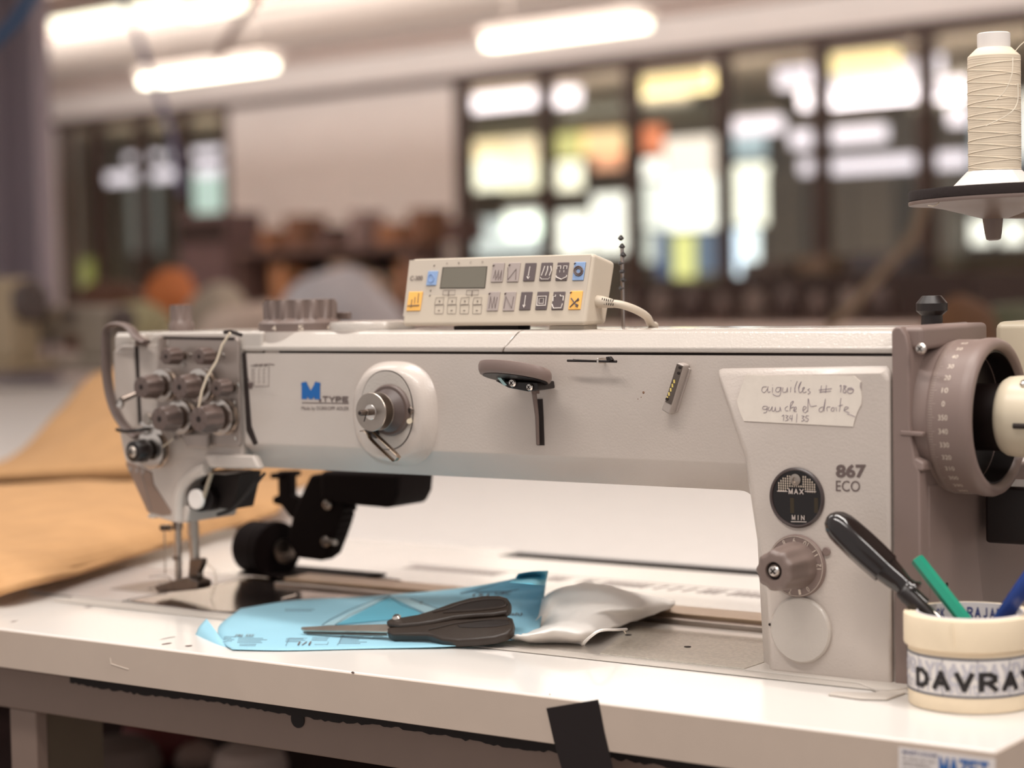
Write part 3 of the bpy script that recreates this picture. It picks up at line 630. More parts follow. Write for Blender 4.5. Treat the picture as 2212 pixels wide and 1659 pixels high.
b = MB().prism([Vector((.1225, -.0055, .993)), Vector((.1405, -.0055, .9925)), Vector((.1405, -.0055, .9955)), Vector((.1225, -.0055, .9965))], (0, .008, 0)); b.build('pointer_rib', CAPG, mc, bevel=.0008)
b = MB().prism([Vector((.1215, -.0045, .966)), Vector((.1405, -.0045, .966)), Vector((.1405, -.003, .9725)), Vector((.130, -.003, .978))], (0, .02, 0)); b.build('hub_step', CAPG, mc, bevel=.002)
screw(F(1990, 753, -.004), .0042, mc)
MB().lathe([(.0018, 0), (.0018, .0006)], G(2045, 1263, .1386), (1, 0, 0), 12).build('side_hole', GAP, mc)
# --- handwheel with degree scale
HX = .1405
hw = MB().lathe([(.0590, 0), (.0600, .002), (.0600, .0055), (.0600, .020), (.0612, .026), (.0612, .0305), (.0595, .0345), (.056, .0360), (.0530, .0345), (.0515, .030), (.0500, .012), (.0300, .009), (.012, .009)], (HX, WC.y, WC.z), (1, 0, 0), 128)
hwo = hw.build('handwheel', CAPG, mc, ang=50)
MB().lathe([(.0517, .0), (.0512, .001), (.030, .0012), (.0, .0012)][:3], (HX + .0122, WC.y, WC.z), (1, 0, 0), 64).build('wheel_recess', BLK, hwo)
MB().lathe([(.0516, 0), (.0512, .0195), (.0502, .0195), (.0502, 0)], (HX + .0115, WC.y, WC.z), (1, 0, 0), 96, cap=False).build('wheel_inner_wall', BLK, hwo)
sc_ = MB(); RS = .06015
def on_rim(x, th): return Vector((HX + x, WC.y - RS * math.cos(th), WC.z + RS * math.sin(th)))
th340 = math.radians(-7)
for dgv in range(265, 430, 1):
    if dgv % 2: continue
    th = th340 + math.radians((dgv - 340) * 1.0)
    L = .0035 if dgv % 10 else .0055
    w_ = .0022
    sc_.add([on_rim(.0022, th - w_ / 2), on_rim(.0022 + L, th - w_ / 2), on_rim(.0022 + L, th + w_ / 2), on_rim(.0022, th + w_ / 2)], [(0, 1, 2, 3)])
for dgv in range(270, 430, 10):
    vs, fs, bb = text_mb(str(dgv % 360)); th = th340 + math.radians((dgv - 340)); n_ = len(str(dgv % 360))
    wv = .0029 * n_; hv = .068
    sc_.add([on_rim(.0105 + (3 - n_) * .0012 + a * wv * .86, th + (b_ - .5) * hv) for a, b_ in vs], fs)
sc_.build('degree_scale', mat('scale_print', (222, 206, 190), .6), hwo, smooth=False)
MB().lathe([(.026, 0), (.026, .030)], (HX + .0120, WC.y, WC.z), (1, 0, 0), 48).build('motor_neck', BLK, hwo)
mk_ = MB().lathe([(.024, 0), (.0285, .0015), (.0305, .005), (.0312, .012), (.0312, .050), (.0290, .058), (.012, .061)], (HX + .0390, WC.y, WC.z + .001), (1, 0, 0), 64)
mko = mk_.build('motor_knob', CREAM, mc, ang=60)
b = MB()
b.tube([Vector((HX + .058, WC.y - .0312 * .985, WC.z - .004)), Vector((HX + .078, WC.y - .0312 * .985, WC.z - .004))], .0022, 10); b.build('slot', GAP, mko)
screw(Vector((HX + .062, WC.y - .018, WC.z + .0270)), .0035, mko, ax=(0, -.55, .83))
MB().box((.142, .132, .98), (.34, .24, zc + .002)).build('motor_housing', CREAM, mc, bevel=.006)
MB().box((.146, .10, .90), (.24, .16, .946)).build('wheel_guard', BLK, mc, bevel=.003)
# base flange in front of the pillar
MB().prism([Vector(p_) for p_ in ((-.011, -.012, TT + .0006), (.09, -.016, TT + .0006), (.113, -.033, TT + .0006), (.122, -.031, TT + .0006), (.128, -.024, TT + .0006), (.134, -.002, TT + .0006), (.134, .12, TT + .0006), (-.011, .12, TT + .0006))], (0, 0, .0022)).build('base_flange', BED, mc, bevel=.0009)
# --- front of the arm: logo, winder, levers
def disc(c, r, h, name, m, parent, prof=None, ax=(0, -1, 0), bev=.0006, seg=64):
    return MB().lathe(prof or [(r, 0), (r, h * .7), (r - h * .25, h)], c, ax, seg).build(name, m, parent)
block_quad('logo_letter', 'M', F(652, 863), F(692, 863.6), F(652, 825), LOGOB, mc, tx=.3, ty=.3)
block_quad('logo_lettering', 'TYPE', F(697, 868), F(753, 869), F(697, 855.5), INKG, mc, tx=.2, ty=.26, gap=.12)
dd = F(689, 868, -.0003); MB().prism([dd + Vector(v) for v in ((0, 0, 0), (.0028, 0, 0), (.0028, 0, .0026), (0, 0, .0026))], (0, .0002, 0)).build('logo_dot', INKG, mc, smooth=False)
MB().prism([F(652, 871, -.0003), F(753, 872.6, -.0003), F(753, 870.6, -.0003), F(652, 869, -.0003)], (0, .0002, 0)).build('logo_rule', INKG, mc, smooth=False)
text_f('maker_line', 'Made by DÜRKOPP ADLER', 652, 876, 754, 888, 0, INKG, mc, dy=1)
ic = MB(); zz = lambda pts, r=.00022: ic.tube([F(200 + a / 3.77, 620 + b / 3.77, -.0003) for a, b in pts], r, 5)
zz([(1300, 660), (1298, 790), (1330, 810), (1435, 808), (1436, 640)]); zz([(1290, 640), (1450, 628), (1480, 635)], .0004)
for k in range(3):
    x_ = 1318 + k * 40
    for s_ in range(4): ic.tube([F(200 + (x_ + 9 * math.cos(q_)) / 3.77, 620 + (682 + s_ * 32 + 14 * math.sin(q_)) / 3.77, -.0003) for q_ in (PI * .6, PI, PI * 1.4, PI * 1.8)], .0002, 4)
    zz([(x_, 650), (x_ + 20, 625)], .0003); zz([(x_, 630), (x_ + 22, 648)], .0003)
ic.lathe([(.0035, 0), (.0035, .0002)], F(541, 833, -.0002), (0, -1, 0), 5); zz([(1265, 740), (1290, 800), (1310, 780)], .0004)
ic.build('threading_diagram', INKG, mc, smooth=False)
# bobbin winder boss
bc_ = F(856, 893, 0)
def sup(cx, cz, w, h, y, e=2.6, n=64):
    out = []
    for i in range(n):
        t = 2 * PI * i / n; c_, s_ = math.cos(t), math.sin(t)
        out.append(Vector((cx + w * abs(c_) ** (2 / e) * (1 if c_ > 0 else -1), y, cz + h * abs(s_) ** (2 / e) * (1 if s_ > 0 else -1))))
    return out
bx, bz = bc_.x, bc_.z
rings = [sup(bx, bz, .0475, .0475, .0004), sup(bx, bz, .0470, .0468, -.0008), sup(bx - .0002, bz, .0445, .0448, -.0050, 2.5), sup(bx - .0004, bz, .0415, .0420, -.0105, 2.4), sup(bx - .0004, bz, .0385, .0396, -.0128, 2.3), sup(bx, bz, .0350, .0370, -.0138, 2.2)]
wboss = MB().loft(rings).build('winder_boss', PAINT, mc, ang=60)
pc = F(836, 886, -.0140)
wp = MB().loft([sup(pc.x, pc.z, .0300, .0358, -.0135, 2.15), sup(pc.x, pc.z, .0300, .0358, -.0142, 2.15)]).build('winder_rim_line', GAP, mc)
MB().loft([sup(pc.x, pc.z, .0292, .0350, -.0138, 2.15), sup(pc.x, pc.z, .0292, .0350, -.0148, 2.15)]).build('winder_plate', PAINTC, mc)
wc = F(843, 886, -.015); 
wi = MB().lathe([(.0232, 0), (.0232, .0016), (.0218, .0034), (.0205, .0036), (.019, .0036), (.019, .001)], wc, (0, -1, 0), 64).build('winder_ring', TKN, mc)
sp = wc
whb = MB().lathe([(.0195, .0), (.0195, .0035), (.014, .009), (.0085, .0135), (.0085, .016)], sp, (0, -1, 0), 48).build('winder_cone', KNOBD, wi)
bob = MB().lathe([(.0060, .0150), (.0168, .0155), (.0170, .0160), (.0168, .0166), (.0075, .0170), (.0075, .0262), (.0168, .0264), (.0172, .0270), (.0168, .0277), (.006, .0280)], sp, (0, -1, 0), 64).build('bobbin', STL, mc)
MB().lathe([(.0066, .0281), (.0062, .0284)], sp, (0, -1, 0), 32).build('bobbin_hub', CHR, bob)
spi = MB().lathe([(.0030, .026), (.0030, .034), (.0026, .0345), (.0026, .0415), (.0022, .0425)], sp, (0, -1, 0), 24).build('winder_spindle', STLD, mc)
MB().lathe([(.0013, .0428), (.0011, .043)], sp, (0, -1, 0), 12).build('spindle_bore', GAP, spi)
MB().tube([sp + Vector((.0004, -.0345, -.002)), sp + Vector((.0002, -.036, -.0055)), sp + Vector((-.0008, -.036, -.0078))], .0005, 6).build('thread_catch', GAP, spi)
screw(F(887, 886, -.0150), .0036, mc, m=STLD); screw(F(786, 888, -.0150), .0036, mc, m=STLD)
MB().tube([F(886, 909, -.0145), F(884, 910, -.019)], .0024, 14).build('winder_peg', CREAM, mc)
lv = [F(781, 931, -.032), F(788, 931, -.032), F(797, 938, -.032), F(803, 950, -.032), F(846, 991, -.032), F(854, 996, -.032), F(860, 991, -.032), F(857, 981, -.032), F(808, 934, -.032), F(803, 930, -.032)]
MB().tube(cat_rom(lv, 4), .0006, 8, flat=((0, 1, 0), .0030)).build('winder_lever', mat('nickel_lever', (186, 168, 150), .18, 1.0), mc)
MB().tube([F(797, 930, -.030), F(812, 938, -.0145)], .004, 14).build('lever_pivot', BLK, mc)
screw(F(806, 963, -.010), .0034, mc)
MB().tube([F(798, 942, -.030), F(806, 958, -.020)], .0006, 6).build('lever_spring', STL, mc)
# guide disc lever with rod in its slot
lc = F(1112, 806, -.030)
tl = math.radians(17)
ld = MB().lathe([(.030, -.0050), (.0335, -.0042), (.0350, -.001), (.0350, .003), (.0335, .0058), (.028, .0068), (.012, .0070)], (0, 0, 0), (0, 0, 1), 64)
def tiltp(v, c): 
    v = Vector((v.x, v.y * .62, v.z)); return Vector((c.x + v.x, c.y + v.y * math.cos(tl) + 0, c.z - v.y * math.sin(tl) + v.z - v.x * .055))
ld.v = [tiltp(v, lc) for v in ld.v]
ldo = ld.build('lever_pad', CAPG, mc, ang=50)
ld2 = MB().lathe([(.0312, -.0053), (.0300, -.0045)], (0, 0, 0), (0, 0, 1), 64); ld2.v = [tiltp(v, lc) for v in ld2.v]; ld2.build('pad_underside', BLK, ldo)
MB().prism([F(1068, 822, -.030), F(1160, 826, -.030), F(1162, 842, -.030), F(1140, 846, -.030), F(1098, 838, -.030)], (0, .026, 0)).build('lever_bracket', BLK, mc, bevel=.001)
MB().prism([F(1071, 812, -.031), F(1078, 812, -.031), F(1095, 832, -.031), F(1088, 833, -.031)], (0, .003, 0)).build('lever_cut_blade', mat('pale_teal_reflector', (176, 206, 204), .2, .6), mc)
screw(F(1108, 827, -.0305), .0036, mc); screw(F(1145, 836, -.0305), .0032, mc)
MB().tube(FP([(1164, 862), (1166, 900), (1168, 962)], -.0002), .0040, 12, flat=((0, 1, 0), .0005)).build('lever_slot', GAP, mc)
MB().tube([F(1150, 826, -.014), F(1154, 850, -.012), F(1160, 900, -.006), F(1162, 960, -.003)], [.003, .0022, .0017, .0016], 12).build('lever_rod', KNOB, mc)
MB().box(F(1151, 852, -.016), F(1165, 828, -.006)).build('rod_clamp', CAPG, mc, bevel=.001)
# small thread guide under the cover
MB().tube([F(1226, 779, -.010), F(1332, 781, -.010)], .0011, 10).build('wire_guide', BLK, mc)
MB().tube([F(1238, 775, -.012), F(1290, 777, -.012)], .0007, 8).build('wire_guide_rod', CHR, mc)
MB().box(F(1288, 786, -.012), F(1312, 772, .002)).build('guide_block', CHR, mc, bevel=.0008)
MB().prism([F(1308, 771, -.014), F(1316, 770, -.014), F(1322, 778, -.014), F(1310, 780, -.014)], (0, .004, 0)).build('guide_hook', BLK, mc, bevel=.0005)
# slanted lamp strip
q = [F(1463, 783, -.010), F(1478, 789, -.010), F(1445, 896, -.010), F(1427, 885, -.010)]
lm = MB().prism(q, (0, .010, 0)).build('light_strip', mat('milky_grey_plastic', (168, 156, 148), .35), mc, bevel=.0015)
MB().prism([F(1462, 786, -.0104), F(1475, 791, -.0104), F(1450, 874, -.0104), F(1437, 868, -.0104)], (0, .0005, 0)).build('strip_channel', STLD, lm, smooth=False)
for k in range(5): 
    c_ = F(1456 - k * 3.7, 824 + k * 9, -.0108); MB().box(c_ + Vector((-.0006, 0, -.0014)), c_ + Vector((.0006, .0005, .0014))).build('light_dot', YEL, lm, smooth=False)
for (x_, y_) in ((1469, 794), (1466, 806), (1441, 862)): MB().lathe([(.0014, 0), (.0012, .0008)], F(x_, y_, -.0104), (0, -1, 0), 10).build('strip_screw', GAP, lm)
MB().prism([F(1478, 789, -.002), F(1491, 797, -.002), F(1462, 890, -.002), F(1448, 896, -.002)], (0, .003, 0)).build('strip_back_plate', mat('milky_grey_plastic', (168, 156, 148)), lm, bevel=.0008)
b = MB()
for (x_, y_, r_) in ((1390, 848, .0012), (1385, 858, .0005), (1378, 862, .0005)): b.lathe([(r_, 0), (r_ * .6, .0003)], F(x_, y_, 0), (0, -1, 0), 8)
b.build('rust_specks', mat('rust_brown', (128, 96, 76), .8), mc)
# --- pillar furniture
text_f('model_number', '867', 1806, 1003, 1871, 1032, YP, INKG, mc, dy=0, bold=.035)
text_f('model_word', 'ECO', 1806, 1038, 1858, 1061, YP, INKG, mc, dy=1)
gc = F(1722, 1075, YP)
og = MB().lathe([(.0238, 0), (.0238, .0012), (.0225, .0022), (.0215, .0018), (.0212, .0004), (.0, .0004)][:5], gc, (0, -1, 0), 80).build('oil_gauge', mat('gauge_bezel', (70, 58, 56), .35), mc)
MB().lathe([(.0216, 0), (.0216, .0007)], gc, (0, -1, 0), 64).build('gauge_glass', OIL, og)
yg = YP - .0008
dots = MB()
for i in range(17):
    for j in range(8):
        x_ = (i - 8) * .00195; z_ = .0185 - j * .0019
        if x_ * x_ + (z_) ** 2 < .0192 ** 2 and not (abs(x_) < .0046 and z_ > .009) and not (abs(x_) < .0075 and z_ < .0078) and z_ > (.0062 if abs(x_) < .0085 else .004):
            c_ = gc + Vector((x_, -.0008, z_)); dots.box(c_ + Vector((-.0005, 0, -.0007)), c_ + Vector((.0005, .0001, .0007)))
dots.build('perforated_screen', mat('screen_print', (196, 178, 160), .5), og, smooth=False)
MB().lathe([(.0046, 0), (.0046, .001), (.0022, .0015), (.0018, .0004)], gc + Vector((-.0006, -.0008, .0142)), (0, -1, 0), 32).build('filler_nipple', STL, og)
tc_ = mat('gauge_print', (190, 176, 168), .5)
block_quad('max_mark', 'MAX', F(1704, 1067, yg), F(1737, 1068, yg), F(1704, 1055, yg), tc_, og, tx=.22, ty=.2)
block_quad('min_mark', 'MIN', F(1711, 1123, yg), F(1739, 1124, yg), F(1711, 1112, yg), tc_, og, tx=.22, ty=.2)
b = MB()
for (xa, xb, y_) in ((1679, 1701, 1061), (1739, 1763, 1061.5), (1709, 1742, 1127)): b.tube([F(xa, y_, yg - .0001), F(xb, y_ + .6, yg - .0001)], .0004, 6)
b.build('level_lines', tc_, og, smooth=False)
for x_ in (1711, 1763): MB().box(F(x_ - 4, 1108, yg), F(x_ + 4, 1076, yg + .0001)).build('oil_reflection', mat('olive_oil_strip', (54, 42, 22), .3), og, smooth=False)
# stitch length dial
dc = F(1723, 1222, YP)
dl = MB().lathe([(.0248, 0), (.0248, .0022), (.0240, .0034), (.017, .0036)], dc, (0, -1, 0), 80).build('stitch_dial', CAPG, mc)
MB().lathe([(.0236, .0036), (.0236, .0038), (.0233, .0038), (.0233, .0036)], dc, (0, -1, 0), 80, cap=False).build('scale_ring', mat('scale_print', (222, 206, 190)), dl)
nb = MB()
for s_, ang_ in (('7', 148), ('8', 118), ('9', 92), ('10', 63), ('11', 33), ('12', 3), ('0', -58), ('1', -80), ('2', -104), ('3', -128)):
    vs, fs, bb = text_mb(s_); a_ = math.radians(ang_); e_ = Vector((math.cos(a_), 0, math.sin(a_))); t_ = Vector((-math.sin(a_), 0, math.cos(a_)))
    # digits read with their feet towards the rim
    R_ = .0204; w_ = .0021 * len(s_)
    nb.add([dc + Vector((0, -.0040, 0)) + e_ * (R_ + (.5 - b_) * .0042) + t_ * ((a2 - .5) * w_) for a2, b_ in vs], fs)
nb.build('dial_numbers', mat('scale_print', (222, 206, 190)), dl, smooth=False)
kb = MB().lathe([(.0188, .0036), (.0188, .008), (.0182, .016), (.0174, .026), (.0166, .034), (.0155, .0390), (.0125, .0400), (.0072, .0400), (.0070, .038), (.0068, .0365)], dc + Vector((0, 0, .0008)), (0, -1, 0), 108, flutes=9, amp=.0014, fl=(1, 2, 3, 4, 5, 6)).build('dial_knob', KNOB, dl, ang=60)
MB().lathe([(.0068, .0368), (.0066, .0372)], dc + Vector((0, 0, .0008)), (0, -1, 0), 32).build('knob_recess', GAP, kb)
screw(dc + Vector((0, -.0375, .0008)), .0050, kb)
disc(F(1786, 1191, YP), .0034, .0016, 'dial_index', CAPG, mc)
bk = MB().lathe([(.0262, 0), (.0262, .0026), (.0248, .0042), (.022, .0044)], F(1732, 1360, YP), (0, -1, 0), 80).build('blanking_cover', PAINTC, mc)
MB().lathe([(.0012, 0), (.0012, .0003)], F(1663, 1349, YP), (0, -1, 0), 12).build('small_hole', GAP, mc)
# --- sewing head
hd = [F(243, 758), F(262, 745), F(522, 745), F(524, 760), F(562, 762), F(562, 1017), F(447, 1012), F(420, 1024), F(402, 1046), F(398, 1092), F(474, 1100), F(471, 1113), F(428, 1131), F(385, 1131), F(322, 1113), F(300, 1060), F(262, 962), F(246, 880)]
hu = hd[:3] + [F(523, 762), F(525, 1013), F(447, 1012), F(420, 1016), F(270, 1000), F(262, 962), F(246, 880)]
MB().loft([at_y(hu, .0), at_y(hu, .105)]).build('head_casting', PAINT, mc, bevel=.003, seg=4)
hn = [F(268, 985), F(447, 985), F(447, 1012), F(420, 1024), F(402, 1046), F(398, 1092), F(402, 1110), F(385, 1129), F(322, 1111), F(300, 1060)]
MB().loft([at_y([F(318, 1092), F(404, 1092), F(410, 1100), F(404, 1128), F(385, 1131), F(322, 1113)], -.0004), at_y([F(318, 1092), F(404, 1092), F(410, 1100), F(404, 1128), F(385, 1131), F(322, 1113)], .070)]).build('nose_foot', PAINT, mc, bevel=.002, seg=3)
MB().loft([at_y(hn, -.0002), at_y(hn, .022)]).build('needle_nose', PAINT, mc, bevel=.003, seg=4)
# the lip under the head and the throat round the nose
MB().prism([F(437, 980, -.006), F(546, 984, -.006), F(560, 1014, -.006), F(452, 1010, -.006)], (0, .01, 0)).build('hood_lip', PAINT, mc, bevel=.003, seg=3)
MB().tube(cat_rom(FP([(446, 1013), (416, 1026), (394, 1052), (386, 1090), (385, 1124)], -.001), 5), .006, 14).build('nose_edge', PAINT, mc)
MB().prism([F(246, 723, .004), F(292, 723, .004), F(292, 750, .004), F(276, 758, .004), F(246, 758, .004)], (0, .09, 0)).build('head_cover', PAINTC, mc, bevel=.003, seg=3)
MB().prism([F(330, 722, .0), F(350, 717, .0), F(566, 716, .0), F(566, 761, .0), F(322, 759, .0), F(310, 746, .0)], (0, .1, 0)).build('head_cover', PAINTC, mc, bevel=.003, seg=3)
MB().prism([F(250, 719, .018), F(570, 717, .018), F(570, 735, .018), F(250, 735, .018)], (0, .07, 0)).build('head_top', PAINTC, mc, bevel=.002)
MB().prism(FP([(290, 739), (297, 739), (304, 914), (299, 918)], -.0012), (0, .002, 0)).build('take_up_slot', GAP, mc, smooth=False)
MB().prism(FP([(299, 741), (338, 745), (338, 758), (344, 900), (306, 912)], -.0008), (0, .002, 0)).build('face_plate', PAINT, mc, bevel=.0005)
MB().prism(FP([(250, 760), (288, 760), (296, 918), (284, 930), (258, 880)], -.0008), (0, .002, 0)).build('face_plate', PAINT, mc, bevel=.0005)
MB().prism(FP([(522, 762), (530, 762), (542, 920), (556, 958), (548, 962), (532, 930)], -.0010), (0, .002, 0)).build('face_joint', GAP, mc, smooth=False)
# take-up guard loop
MB().tube(cat_rom(FP([(316, 740), (296, 728), (282, 710), (264, 701), (243, 702), (231, 716), (229, 750), (231, 810), (240, 862), (256, 902), (275, 926), (296, 945)], -.014), 5), .0024, 12, flat=((0, 1, 0), .0065)).build('take_up_guard', mat('guard_brown_grey', (104, 88, 82), .5), mc)
MB().tube([F(300, 737, -.016), F(296, 742, -.004), F(318, 741, -.002)], .0035, 10).build('guard_bracket', KNOB, mc)
MB().tube([F(254, 872, -.022), F(268, 862, -.022), F(300, 848, -.012)], [.0035, .0030, .0022], 10).build('take_up_lever', STLD, mc)
MB().lathe([(.0045, 0), (.004, .003), (.002, .003)], F(262, 872, -.022), (0, -1, 0), 16).build('lever_eye', CHR, mc)
# tension plate
tp = MB().prism(FP([(341, 726), (349, 724), (508, 729), (514, 735), (519, 958), (515, 965), (430, 962), (400, 950), (360, 925), (338, 890), (338, 800), (341, 780)], -.0050), (0, .0035, 0)).build('tension_plate', PLTE, mc, bevel=.0012)
MB().box(F(340, 776, -.012), F(356, 728, -.004)).build('plate_tab', PLTE, mc, bevel=.002)
MB().prism(FP([(352, 726), (507, 729), (505, 735), (352, 732)], -.0054), (0, .0005, 0)).build('plate_shadow_gap', GAP, mc, smooth=False)
MB().prism(FP([(360, 734), (365, 735), (364, 746), (359, 746)], -.0056), (0, .0005, 0)).build('glint_slot', CHR, mc, smooth=False)
def tension(px, py, r, L, fl, m=TKN, discs=0, rd=.0, screwm=None, am=.16):
    c = F(px, py, -.005); rd += .0022
    k0 = .004 + discs * .0040 + (.005 if not discs else 0); L *= .8; r *= (.92 if not discs else 1)
    kn = MB().lathe([(r * .9, k0), (r * 1.02, k0 + .002), (r, k0 + L * .4), (r * .92, k0 + L * .92), (r * .80, k0 + L), (r * .3, k0 + L)], c, (0, -1, 0), 80, flutes=fl, amp=r * am, fl=(1, 2, 3)).build('tension_knob', m, mc, ang=55)
    MB().lathe([(r * .22, k0 + L), (r * .2, k0 + L + .0004)], c, (0, -1, 0), 20).build('knob_bore', GAP, kn)
    if screwm: screw(c + Vector((0, -(k0 + L) + .0008, 0)), r * .5, kn, m=screwm)
    for k in range(discs):
        h = .001 + k * .0044
        MB().lathe([(rd * .6, h), (rd, h + .0008 + (.001 if k % 2 else 0)), (rd, h + .0014 + (.001 if k % 2 else 0)), (rd * .6, h + .0028)], c, (0, -1, 0), 48).build('tension_disc', CHR, kn)
    MB().lathe([(r * .45, 0), (r * .45, k0 + .001)], c, (0, -1, 0), 20).build('tension_stud', STLD, kn)
    return kn
tension(398, 768, .0096, .020, 8, discs=0); tension(468, 768, .0096, .019, 8, discs=0)
tension(364, 832, .0122, .026, 7, discs=3, rd=.0135); tension(446, 832, .0126, .026, 7, discs=3, rd=.0140)
tension(504, 836, .0098, .018, 8)
tension(403, 900, .0132, .026, 7, discs=3, rd=.0145); tension(490, 900, .0138, .028, 7, discs=3, rd=.0150)
tension(340, 970, .0112, .022, 0, m=BLK, discs=3, rd=.0165, screwm=STL, am=0)
for p in ((411, 766), (482, 766), (514, 831), (396, 789), (508, 947), (506, 869)): screw(F(*p, -.006), .0016, mc, name='plate_screw')
for p in ((383, 943), (430, 870), (307, 939)): MB().lathe([(.0036, 0), (.0036, .002), (.002, .002), (.002, .0005)], F(*p, -.006), (0, -1, 0), 20).build('thread_eye', PLTE, mc)
tension_arm = MB().tube(cat_rom([F(252, 928, -.03), F(272, 932, -.03), F(300, 929, -.025), F(325, 926, -.012)]), .0018, 8).build('spring_arm', BLK, mc)
MB().prism(FP([(300, 915), (322, 898), (345, 925), (350, 940), (325, 938)], -.016), (0, .002, 0)).build('thread_guide_plate', CHR, mc, bevel=.0006)
MB().lathe([(.006, 0), (.005, .003), (.002, .003)], F(320, 905, -.016), (0, -1, 0), 20).build('guide_stud', STL, mc)
MB().prism(FP([(394, 938), (447, 938), (446, 968), (402, 966), (396, 955)], -.012), (0, .006, 0)).build('thread_guide_block', PLTE, mc, bevel=.0015)
MB().tube(FP([(497, 719), (480, 745), (468, 780), (447, 815), (436, 845), (427, 893)], -.038), .0012, 8).build('top_thread', THR, mc)
MB().tube([F(427, 893, -.038), F(433, 905, -.02)], .0008, 6).build('top_thread', THR, mc)
MB().tube([F(374, 948, -.015), F(352, 965, -.015)], .0005, 6).build('top_thread', THR, mc)
MB().tube([F(484, 718, -.036), F(498, 716, -.034), F(522, 724, -.032)], .0018, 8).build('upper_thread_guide', GAP, mc)
# needle guard strip below the dark knob
gs = FP([(270, 1000), (278, 998), (327, 1020), (331, 1046), (369, 1104), (368, 1112), (350, 1114), (318, 1106)], -.0012)
go = MB().prism(gs, (0, .003, 0)).build('lower_guard_strip', mat('umber_grey_plastic', (142, 118, 104), .5), mc, bevel=.0008)
MB().tube(FP([(301, 1005), (327, 1103)], -.0015), .0005, 6).build('guard_groove', PLTE, go)
for p in ((282, 1013), (296, 1016), (309, 1018)): MB().lathe([(.0028, 0), (.0028, .0006), (.0016, .0006)], F(*p, -.0014), (0, -1, 0), 14).build('rivet', PLTE, go)
MB().box(F(318, 1119, -.002), F(368, 1108, .02)).build('guard_foot', PAINTC, mc, bevel=.0015)
# lamp barrel and bracket in the throat
MB().tube([F(434, 1078, .006), F(470, 1074, .05)], .0125, 24).build('work_lamp_barrel', BLK, mc)
MB().lathe([(.0098, 0), (.0098, .003), (.0085, .004)], F(427, 1078, .0), (0, -1, 0), 32).build('lamp_button', WPL, mc)
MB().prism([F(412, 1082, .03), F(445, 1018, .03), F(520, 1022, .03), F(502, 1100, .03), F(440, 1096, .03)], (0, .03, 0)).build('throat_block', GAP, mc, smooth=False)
MB().tube([F(457, 1022, .0), F(433, 1096, .0)], .0022, 10).build('bracket_rod', mat('olive_bracket', (164, 148, 128), .4), mc)
MB().box(F(452, 1024, .012), F(545, 1014, .05)).build('throat_plate', PLTE, mc, bevel=.001)
MB().box(F(462, 1088, .04), F(508, 1028, .08)).build('solenoid', BLK, mc, bevel=.002)
for k, dx in enumerate((0, 6)):
    MB().tube(cat_rom([F(560 + dx * 2, 1022, .03), F(545 + dx, 1048, .03), F(515 + dx, 1085, .03), F(490 + dx, 1104, .03), F(470, 1112, .03)]), .0016, 8).build('wire', BLK, mc)
# needle bar, presser bar and foot
YN = .055
def cyl(a, b_, r, name, m, par=mc): return MB().tube([a, b_], r, 18).build(name, m, par)
cyl(F(384, 1120, YN), F(386, 1258, YN), .0036, 'needle_bar', STL)
cyl(F(417, 1120, YN), F(421, 1210, YN), .0052, 'presser_bar', STL)
MB().box(F(404, 1158, YN - .006), F(430, 1125, YN + .006)).build('presser_bar_guide', STL, mc, bevel=.001)
MB().box(F(372, 1145, YN - .005), F(396, 1125, YN + .006)).build('needle_clamp', STLD, mc, bevel=.001)
for x_ in (351, 367): screw(F(x_, 1140, YN - .006), .0034, mc, name='clamp_screw', m=STLD)
MB().box(F(346, 1146, YN - .004), F(372, 1134, YN + .003)).build('clamp_arm', STLD, mc, bevel=.001)
MB().tube([F(355, 1145, YN), F(357, 1240, YN)], .0007, 8).build('needle', STL, mc)
MB().box(F(372, 1210, YN - .004), F(392, 1200, YN + .002)).build('bar_pin', STLD, mc, bevel=.001)
ft = MB().prism(FP([(408, 1208), (434, 1206), (438, 1212), (432, 1228), (428, 1236), (431, 1262), (404, 1262), (406, 1236)], YN - .006), (0, .008, 0)).build('presser_foot_shank', STLD, mc, bevel=.0015)
MB().prism([F(330, 1268, YN - .02), F(346, 1262, YN - .02), F(402, 1246, YN - .02), F(428, 1258, YN - .02), F(426, 1274, YN - .02), F(372, 1279, YN - .02), F(340, 1280, YN - .02)], (0, .020, 0)).build('presser_foot', STLD, mc, bevel=.0015)
MB().tube(cat_rom(FP([(322, 1246), (345, 1244), (364, 1246), (368, 1256), (352, 1264), (342, 1258)], YN - .01)), .0008, 8).build('finger_guard_wire', CHR, mc)
MB().tube(cat_rom(FP([(440, 1212), (462, 1232), (466, 1262), (455, 1290)], YN)), .0004, 6).build('loose_thread', THR, mc)
# --- top of the machine: knobs, round cover
def topk(px, py_base, y, r, h, fl, am, name, base=None):
    c = Vector((F(px, py_base, y).x, y, zc - .001)); b = MB()
    pr = [(r * 1.12, 0), (r * 1.12, h * .26), (r * .98, h * .38), (r, h * .42), (r, h * .88), (r * .93, h), (r * .5, h * 1.0)]
    return b.lathe(pr, c, (0, 0, 1), 120, flutes=fl, amp=am, fl=(3, 4)).build(name, KNOB, mc, ang=50), c
bkn, kc = topk(650, 715, .045, .0360, .0300, 14, .0038, 'pressure_knob')
nb = MB()
for s_, px in (('4', 600), ('5', 651), ('6', 705)):
    vs, fs, bb = text_mb(s_, bold=.01); 
    a0_ = math.asin((px - 650) / 82) + math.radians(40.6); R_ = .0406
    nb.add([Vector((kc.x + R_ * math.sin(a0_ + (a - .5) * .13), kc.y - R_ * math.cos(a0_ + (a - .5) * .13), kc.z + .0012 + b_ * .0050)) for a, b_ in vs], fs)
nb.build('knob_numbers', mat('scale_print', (222, 206, 190)), bkn, smooth=False)
